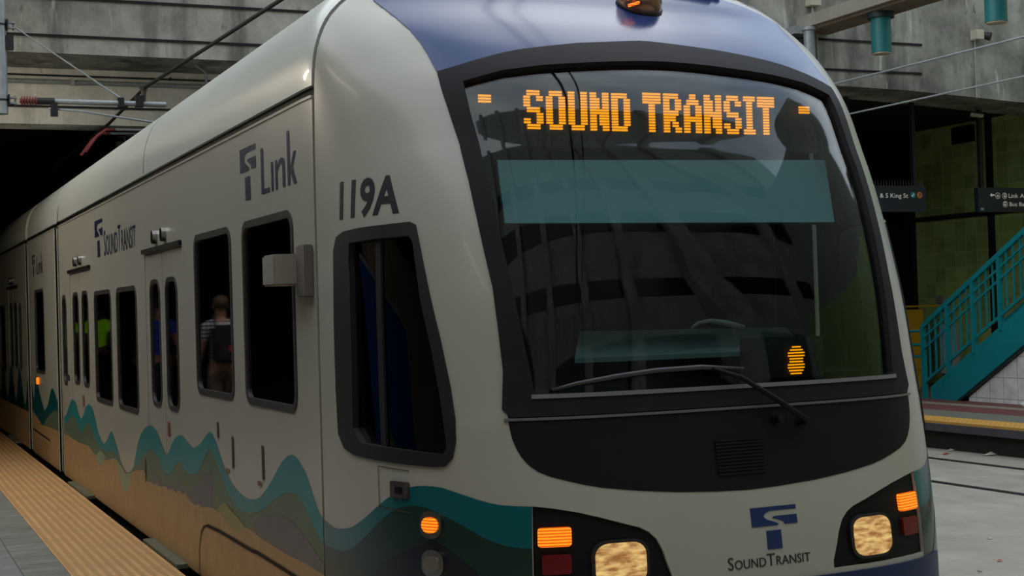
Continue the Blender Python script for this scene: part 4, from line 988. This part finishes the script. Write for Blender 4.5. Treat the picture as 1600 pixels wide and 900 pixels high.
wb_ = thing('information_panel', 'pale grey panel standing behind the staircase rails', 'panel', (16.5, 19.0, 0))
obj('panel_board', box(16.05, 16.4, 18.85, 18.9, .25, 1.05), mat('pale_panel', (150, 148, 150), .5), wb_); obj('panel_leg', box(16.08, 16.12, 18.85, 18.9, 0, .25), M_DKSTEEL, wb_); obj('panel_leg', box(16.33, 16.37, 18.85, 18.9, 0, .25), M_DKSTEEL, wb_)

# rails set in the paving
M_RAIL = mat('rail_steel', (58, 54, 50), .4, metal=.6); M_GROOVE = mat('flangeway_dark', (30, 28, 25), .8)
for x, lb in ((9.85, 'embedded steel rail of the empty track, the one nearer the train'), (11.25, 'embedded steel rail of the empty track, the one nearer the far platform'), (2.41, 'embedded rail under the train nearer the left platform'), (3.84, 'embedded rail under the train on its right side')):
    t_ = thing('track_rail', lb, 'rail', (x, 0, -.35), 'rails set in the paving')
    obj('rail_head', box(x - .03, x + .03, -12, 60, -.352, -.346), M_RAIL, t_); obj('flangeway', box(x + .03, x + .075, -12, 60, -.352, -.349), M_GROOVE, t_)
    obj('rail_joint_edge', box(x - .045, x - .03, -12, 60, -.352, -.3495), M_GROOVE, t_)

# litter by the platform face
LIT = [((1470, 697.5), (206, 140, 100), 'crumpled orange wrapper on the track bed by the far platform', .07), ((1486, 704.5), (196, 194, 176), 'white paper scrap on the track bed between orange wrapper and platform', .055), ((1494, 703.5), (170, 170, 158), 'grey paper scrap on the track bed beside the white one', .05), ((1479, 710.5), (150, 60, 44), 'dark red scrap nearest the rail on the track bed', .05),
       ((1549, 711.5), (200, 198, 180), 'long white paper litter at the foot of the platform wall', .09), ((1564, 709.5), (120, 132, 110), 'pale green plastic litter at the foot of the platform wall', .08), ((1577, 712), (160, 140, 100), 'tan scrap beside green litter at the platform wall', .05), ((1586, 713.5), (120, 76, 60), 'brown scrap right of the tan one by the platform wall', .06),
       ((1446, 694), (90, 170, 160), 'tiny turquoise scrap beside the train on the track bed', .03), ((1546, 842.5), (186, 186, 176), 'white scrap in the middle of the paving', .03), ((1562, 877.5), (190, 120, 110), 'pink scrap near the bottom of the paving', .03), ((1531, 895), (60, 30, 26), 'dark brown scrap at the bottom edge of the paving', .02)]
for (px, py), c, lb, sz in LIT:
    d = ray(px, py); t = (-.352 - CAM.z) / d.z; P = CAM + d * t
    b = bmesh.new(); n = 7; top_ = []
    for k in range(n):
        a = 2 * PI * k / n; r_ = sz * random.uniform(.6, 1.1)
        top_.append(b.verts.new((P.x + r_ * math.cos(a) * 1.2, P.y + r_ * math.sin(a) * .7, -.348 + random.uniform(.0, .012))))
    cc = b.verts.new((P.x, P.y, -.348 + sz * .45)); c2 = b.verts.new((P.x + sz * .4, P.y, -.346 + sz * .2))
    for k in range(n): b.faces.new((top_[k], top_[(k + 1) % n], cc if k < 4 else c2))
    b.faces.new((cc, top_[4], c2)); b.faces.new((cc, c2, top_[0]))
    solo('litter', b, mat('litter_%d_%d_%d' % c, c, .6, noise=.3, nscale=40), lb, 'litter', 'litter on the track bed')
b = bmesh.new(); bmesh.ops.create_icosphere(b, subdivisions=2, radius=1)
for v in b.verts: v.co = Vector((14.25 + v.co.x * .05, 15.12 + v.co.y * .1, .02 + max(v.co.z, -.4) * .035)) + Vector([random.uniform(-.012, .012) for _ in range(3)])
solo('paper_litter', b, mat('white_litter', (200, 200, 200), .6), 'crumpled white paper at the foot of the white tiled wall', 'litter')

# ================================================================== LEFT PLATFORM: lamps, banner, waiting people
for y, e_, lb in ((2.0, 14, 'strip lamp under the platform canopy nearest the train nose'), (8.5, 14, 'strip lamp under the platform canopy over the middle of the platform'), (14.3, 170, 'strip lamp under the platform canopy nearest the tunnel, boosted to light the pale wall')):  # lamps read from window reflections; last tube boosted to brighten the pale wall
    t_ = thing('strip_lamp', lb, 'lamp', (-1.6, y, 4.4), 'strip lamps under the canopy')
    obj('lamp_housing', box(-1.75, -1.45, y - 1.0, y + 1.0, 4.33, 4.398), M_DKSTEEL, t_)
    obj('lamp_tube', tube([(-1.6, y - .95, 4.29), (-1.6, y + .95, 4.29)], .03), mat('lamp_tube_%d' % int(y), (255, 240, 215), .5, emit=(255, 238, 212), es=e_), t_)
bn = thing('blue_banner', 'tall blue information banner with a white swirl standing on the left platform', 'banner', (-2.4, 9.6, 0))
bb = bmesh.new(); bx = bar((-4.3, 7.7, 1.35), (-1.9, 10.1, 1.35), .06, 1.9, bb); obj('banner_board', bb, mat('banner_blue', (14, 60, 130), .5, emit=(10, 50, 120), es=.05), bn)
obj('banner_frame', bar((-4.32, 7.68, 2.33), (-1.88, 10.12, 2.33), .08, .06), M_STEEL, bn); obj('banner_foot', bar((-4.3, 7.7, .2), (-1.9, 10.1, .2), .05, .4), M_DKSTEEL, bn)

def skinned(name, chains, mt, parent, root=0):
    """one continuous tapering surface grown over joined chains of (point, radius)"""
    V = []; Eg = []; Rd = []; idx = {}
    def vid(p, r):
        k = tuple(round(c, 4) for c in p)
        if k not in idx: idx[k] = len(V); V.append(p); Rd.append(r)
        return idx[k]
    for ch in chains:
        ids = [vid(p, r) for p, r in ch]
        for a, b in zip(ids, ids[1:]): Eg.append((a, b))
    me = bpy.data.meshes.new(name); me.from_pydata(V, Eg, []); me.materials.append(mt)
    o = link(name, me, parent)
    md = o.modifiers.new('skin', 'SKIN'); md.use_smooth_shade = True
    for i, sv in enumerate(me.skin_vertices[0].data):
        sv.radius = Rd[i] if isinstance(Rd[i], tuple) else (Rd[i], Rd[i]); sv.use_root = (i == root)
    o.modifiers.new('smooth', 'SUBSURF').levels = 1; o.modifiers['smooth'].render_levels = 2
    return o
def person(x, y, rot, hgt, label, shirt, trousers, hair, swing=.12, arm=0.0, long=False):
    p = thing('person', label, 'person', (x, y, 0)); k = hgt / 1.75; skinm = mat('skin', (150, 108, 88), .55)
    def c(lst): return [((a * k, b * k, d * k), (r if not isinstance(r, tuple) else r)) for (a, b, d), r in lst]
    pel = ((0, 0, .95), (.13, .10)); ch = [[pel, ((0, 0, 1.10), (.115, .085)), ((0, .0, 1.30), (.14, .095)), ((0, .01, 1.42), (.10, .08)), ((0, .0, 1.50), .052), ((0, -.01, 1.56), .06), ((0, -.02, 1.64), (.075, .09)), ((0, -.01, 1.71), (.06, .075))]]
    for sx in (-1, 1):
        sw = swing * sx
        hip = ((.09 * sx, 0, .90), .085); kn = ((.10 * sx, -sw, .50), .055); an = ((.10 * sx, -sw * 1.2 + .03, .09), .036); to = ((.11 * sx, -sw * 1.2 - .12, .04), .03)
        ch.append([pel, hip, ((.095 * sx, -sw * .5, .72), .072), kn, ((.10 * sx, -sw * 1.1 + .02, .32), .052), an, to])
        sh = ((.17 * sx, 0, 1.42), .06); el = ((.23 * sx, sw * .5 + .02, 1.14), .040); wr = ((.25 * sx, sw - .06 - arm, .92 + arm), .026); ha = ((.25 * sx, sw - .08 - arm, .86 + arm), (.034, .018))
        ch.append([((0, .01, 1.42), (.10, .08)), sh, el, wr, ha])
        for f in range(4):
            fy = sw - .055 - arm - f * .02
            ch.append([ha, ((.25 * sx, fy, .815 + arm + abs(f - 1.5) * .004), .010), ((.245 * sx, fy - .004, .785 + arm), .008), ((.238 * sx, fy - .008, .765 + arm), .007)])
        ch.append([wr, ((.235 * sx, sw - .12 - arm, .865 + arm), .011), ((.225 * sx, sw - .14 - arm, .83 + arm), .009)])
    skinned('body', [c(q) for q in ch], skinm, p)
    tc_ = [c([((0, 0, .98), (.15, .115)), ((0, 0, 1.10), (.14, .11)), ((0, 0, 1.30), (.165, .12)), ((0, .01, 1.44), (.11, .09))])]
    for sx in (-1, 1):
        sw = swing * sx
        q = [((0, .01, 1.44), (.11, .09)), ((.175 * sx, 0, 1.42), .076), ((.215 * sx, sw * .3, 1.24), .062)]
        if long: q += [((.23 * sx, sw * .5 + .02, 1.14), .055), ((.25 * sx, sw - .05 - arm, .95 + arm), .042)]
        tc_.append(c(q))
    skinned('shirt', tc_, shirt, p)
    lg = [c([((0, 0, 1.0), (.145, .112)), ((0, 0, .93), (.15, .115))])]
    for sx in (-1, 1):
        sw = swing * sx
        lg.append(c([((0, 0, .93), (.15, .115)), ((.09 * sx, 0, .88), .10), ((.095 * sx, -sw * .5, .70), .088), ((.10 * sx, -sw, .50), .072), ((.10 * sx, -sw * 1.2 + .03, .12), .06)]))
    skinned('trousers', lg, trousers, p)
    for sx in (-1, 1):
        sw = swing * sx; skinned('shoe', [c([((.10 * sx, -sw * 1.2 + .06, .045), .043), ((.105 * sx, -sw * 1.2 - .04, .045), .045), ((.11 * sx, -sw * 1.2 - .15, .035), .034)])], mat('dark_shoe', (30, 28, 28), .6), p)
    hb = bmesh.new(); bmesh.ops.create_uvsphere(hb, u_segments=18, v_segments=12, radius=1)
    for v in hb.verts: v.co = Vector((v.co.x * .088 * k, (v.co.y * .105 + .012) * k, (1.685 + v.co.z * .088) * k))
    bmesh.ops.delete(hb, geom=[v for v in hb.verts if v.co.y < -.055 * k and v.co.z < 1.70 * k or v.co.z < 1.62 * k], context='VERTS')
    h = obj('hair', hb, hair, None, smooth=True); h.parent = p
    fc = bmesh.new()
    for sx in (-1, 1): bmesh.ops.create_uvsphere(fc, u_segments=8, v_segments=6, radius=.011 * k, matrix=Matrix.Translation((.03 * sx * k, -.098 * k, 1.655 * k)))
    h = obj('eyes', fc, mat('eye_dark', (30, 26, 24), .3), None, smooth=True); h.parent = p
    nb_ = bmesh.new(); tube([(0, -.095 * k, 1.65 * k), (0, -.118 * k, 1.615 * k)], [.008 * k, .014 * k], nb_); h = obj('nose', nb_, skinm, None, smooth=True); h.parent = p
    mb_ = bmesh.new(); tube([(-.022 * k, -.096 * k, 1.585 * k), (0, -.102 * k, 1.583 * k), (.022 * k, -.096 * k, 1.585 * k)], .005 * k, mb_); h = obj('mouth', mb_, mat('lips', (130, 74, 66), .5), None, smooth=True); h.parent = p
    for sx in (-1, 1):
        eb = bmesh.new(); bmesh.ops.create_uvsphere(eb, u_segments=8, v_segments=6, radius=1)
        for v in eb.verts: v.co = Vector((sx * .082 * k + v.co.x * .010, .0 + v.co.y * .018, 1.645 * k + v.co.z * .03))
        h = obj('ear', eb, skinm, None, smooth=True); h.parent = p
    p.rotation_euler = (0, 0, rot); return p
M_PLAID = grid_mat('plaid_shirt_cloth', (205, 205, 210), (34, 34, 40), (.045, .045), .014, axes=('x', 'z'), rough=.8, var=.05)
M_HIVIS = mat('hi_vis_cloth', (176, 236, 30), .7, emit=(150, 220, 20), es=.10)
walk = PI
person(-.05, 16.3, walk, 1.76, 'person in plaid shirt and brown trousers walking away, mirrored in large train window', M_PLAID, mat('brown_trousers', (96, 76, 64), .8), mat('brown_hair', (70, 48, 36), .7))
bp = bmesh.new(); box(-.20, .10, 16.36 - .25 - .02 - .03, 16.18 - .02, 1.02, 1.44, bp)
bk = thing('backpack', 'black backpack with red tag worn by the person in the plaid shirt', 'backpack', (-.05, 16.12, 1.0)); obj('pack_body', bp, mat('black_nylon', (16, 16, 20), .6), bk, bevel=.03)
obj('front_pocket', box(-.16, .06, 16.01, 16.09, 1.04, 1.24), mat('black_nylon', (16, 16, 20), .6), bk, bevel=.02); obj('red_tag', box(-.13, -.07, 15.995, 16.015, 1.15, 1.22), mat('red_tag', (190, 30, 30), .6), bk)
for dx in (-.14, .08): obj('strap', tube([(dx - .04, 16.16, 1.42), (dx - .04, 16.26, 1.55), (dx - .04, 16.42, 1.46), (dx - .04, 16.46, 1.25), (dx - .04, 16.20, 1.08)], .016), mat('black_nylon', (16, 16, 20), .6), bk, smooth=True)
person(.05, 19.6, walk, 1.80, 'person in blue shirt, mirrored in the narrow door windows of the train', mat('blue_shirt_cloth', (30, 60, 170), .8), mat('dark_trousers', (26, 26, 34), .8), mat('dark_hair', (34, 26, 22), .7), arm=.12)
person(-.15, 26.5, walk, 1.82, 'nearer person in yellow green safety shirt, mirrored in the low train windows', M_HIVIS, mat('black_trousers', (20, 20, 22), .8), mat('dark_hair', (34, 26, 22), .7))
person(.1, 28.9, walk, 1.78, 'farther person in yellow green safety shirt, mirrored in the far door windows', M_HIVIS, mat('black_trousers', (20, 20, 22), .8), mat('dark_hair', (34, 26, 22), .7))

sw = []
for k in range(15):
    a = -.6 + k * .27; sw.append(((.20 - .004 * k) * math.cos(a), (.26 - .006 * k) * math.sin(a)))
sb_ = bmesh.new(); dv = Vector((.7071, .7071, 0)); nv = Vector((.7071, -.7071, 0))
tube([Vector((-2.75, 9.25, 1.55)) + dv * a + nv * .05 + Vector((0, 0, b)) for a, b in sw], .06, sb_, n=8)
obj('white_swirl', sb_, mat('banner_white', (150, 160, 165), .6), bn)
pl = thing('planter', 'low grey planter with green shrub, added for a green reflection in the cab window', 'planter', (-2.0, 9.0, 0))  # invented planter, gives the green blur reflected in the cab window
obj('planter_box', box(-2.6, -1.5, 8.2, 9.3, 0, .4), M_STEEL, pl, bevel=.02)
lf = bmesh.new()
for _ in range(420):
    a, b_, r_ = random.uniform(0, 2 * PI), random.uniform(0, PI / 2), random.uniform(.75, 1)
    c_ = Vector((-2.05 + .5 * r_ * math.cos(a) * math.cos(b_), 8.75 + .5 * r_ * math.sin(a) * math.cos(b_), .4 + .42 * r_ * math.sin(b_)))
    d1 = Vector([random.uniform(-1, 1) for _ in range(3)]).normalized() * .05; d2 = d1.orthogonal().normalized() * .02
    lf.faces.new([lf.verts.new(c_ + v) for v in (d1, d2, -d1, -d2)])
fo = obj('foliage', lf, mat('shrub_green', (90, 150, 30), .6, noise=.3, nscale=20), pl); fo['kind'] = 'stuff'
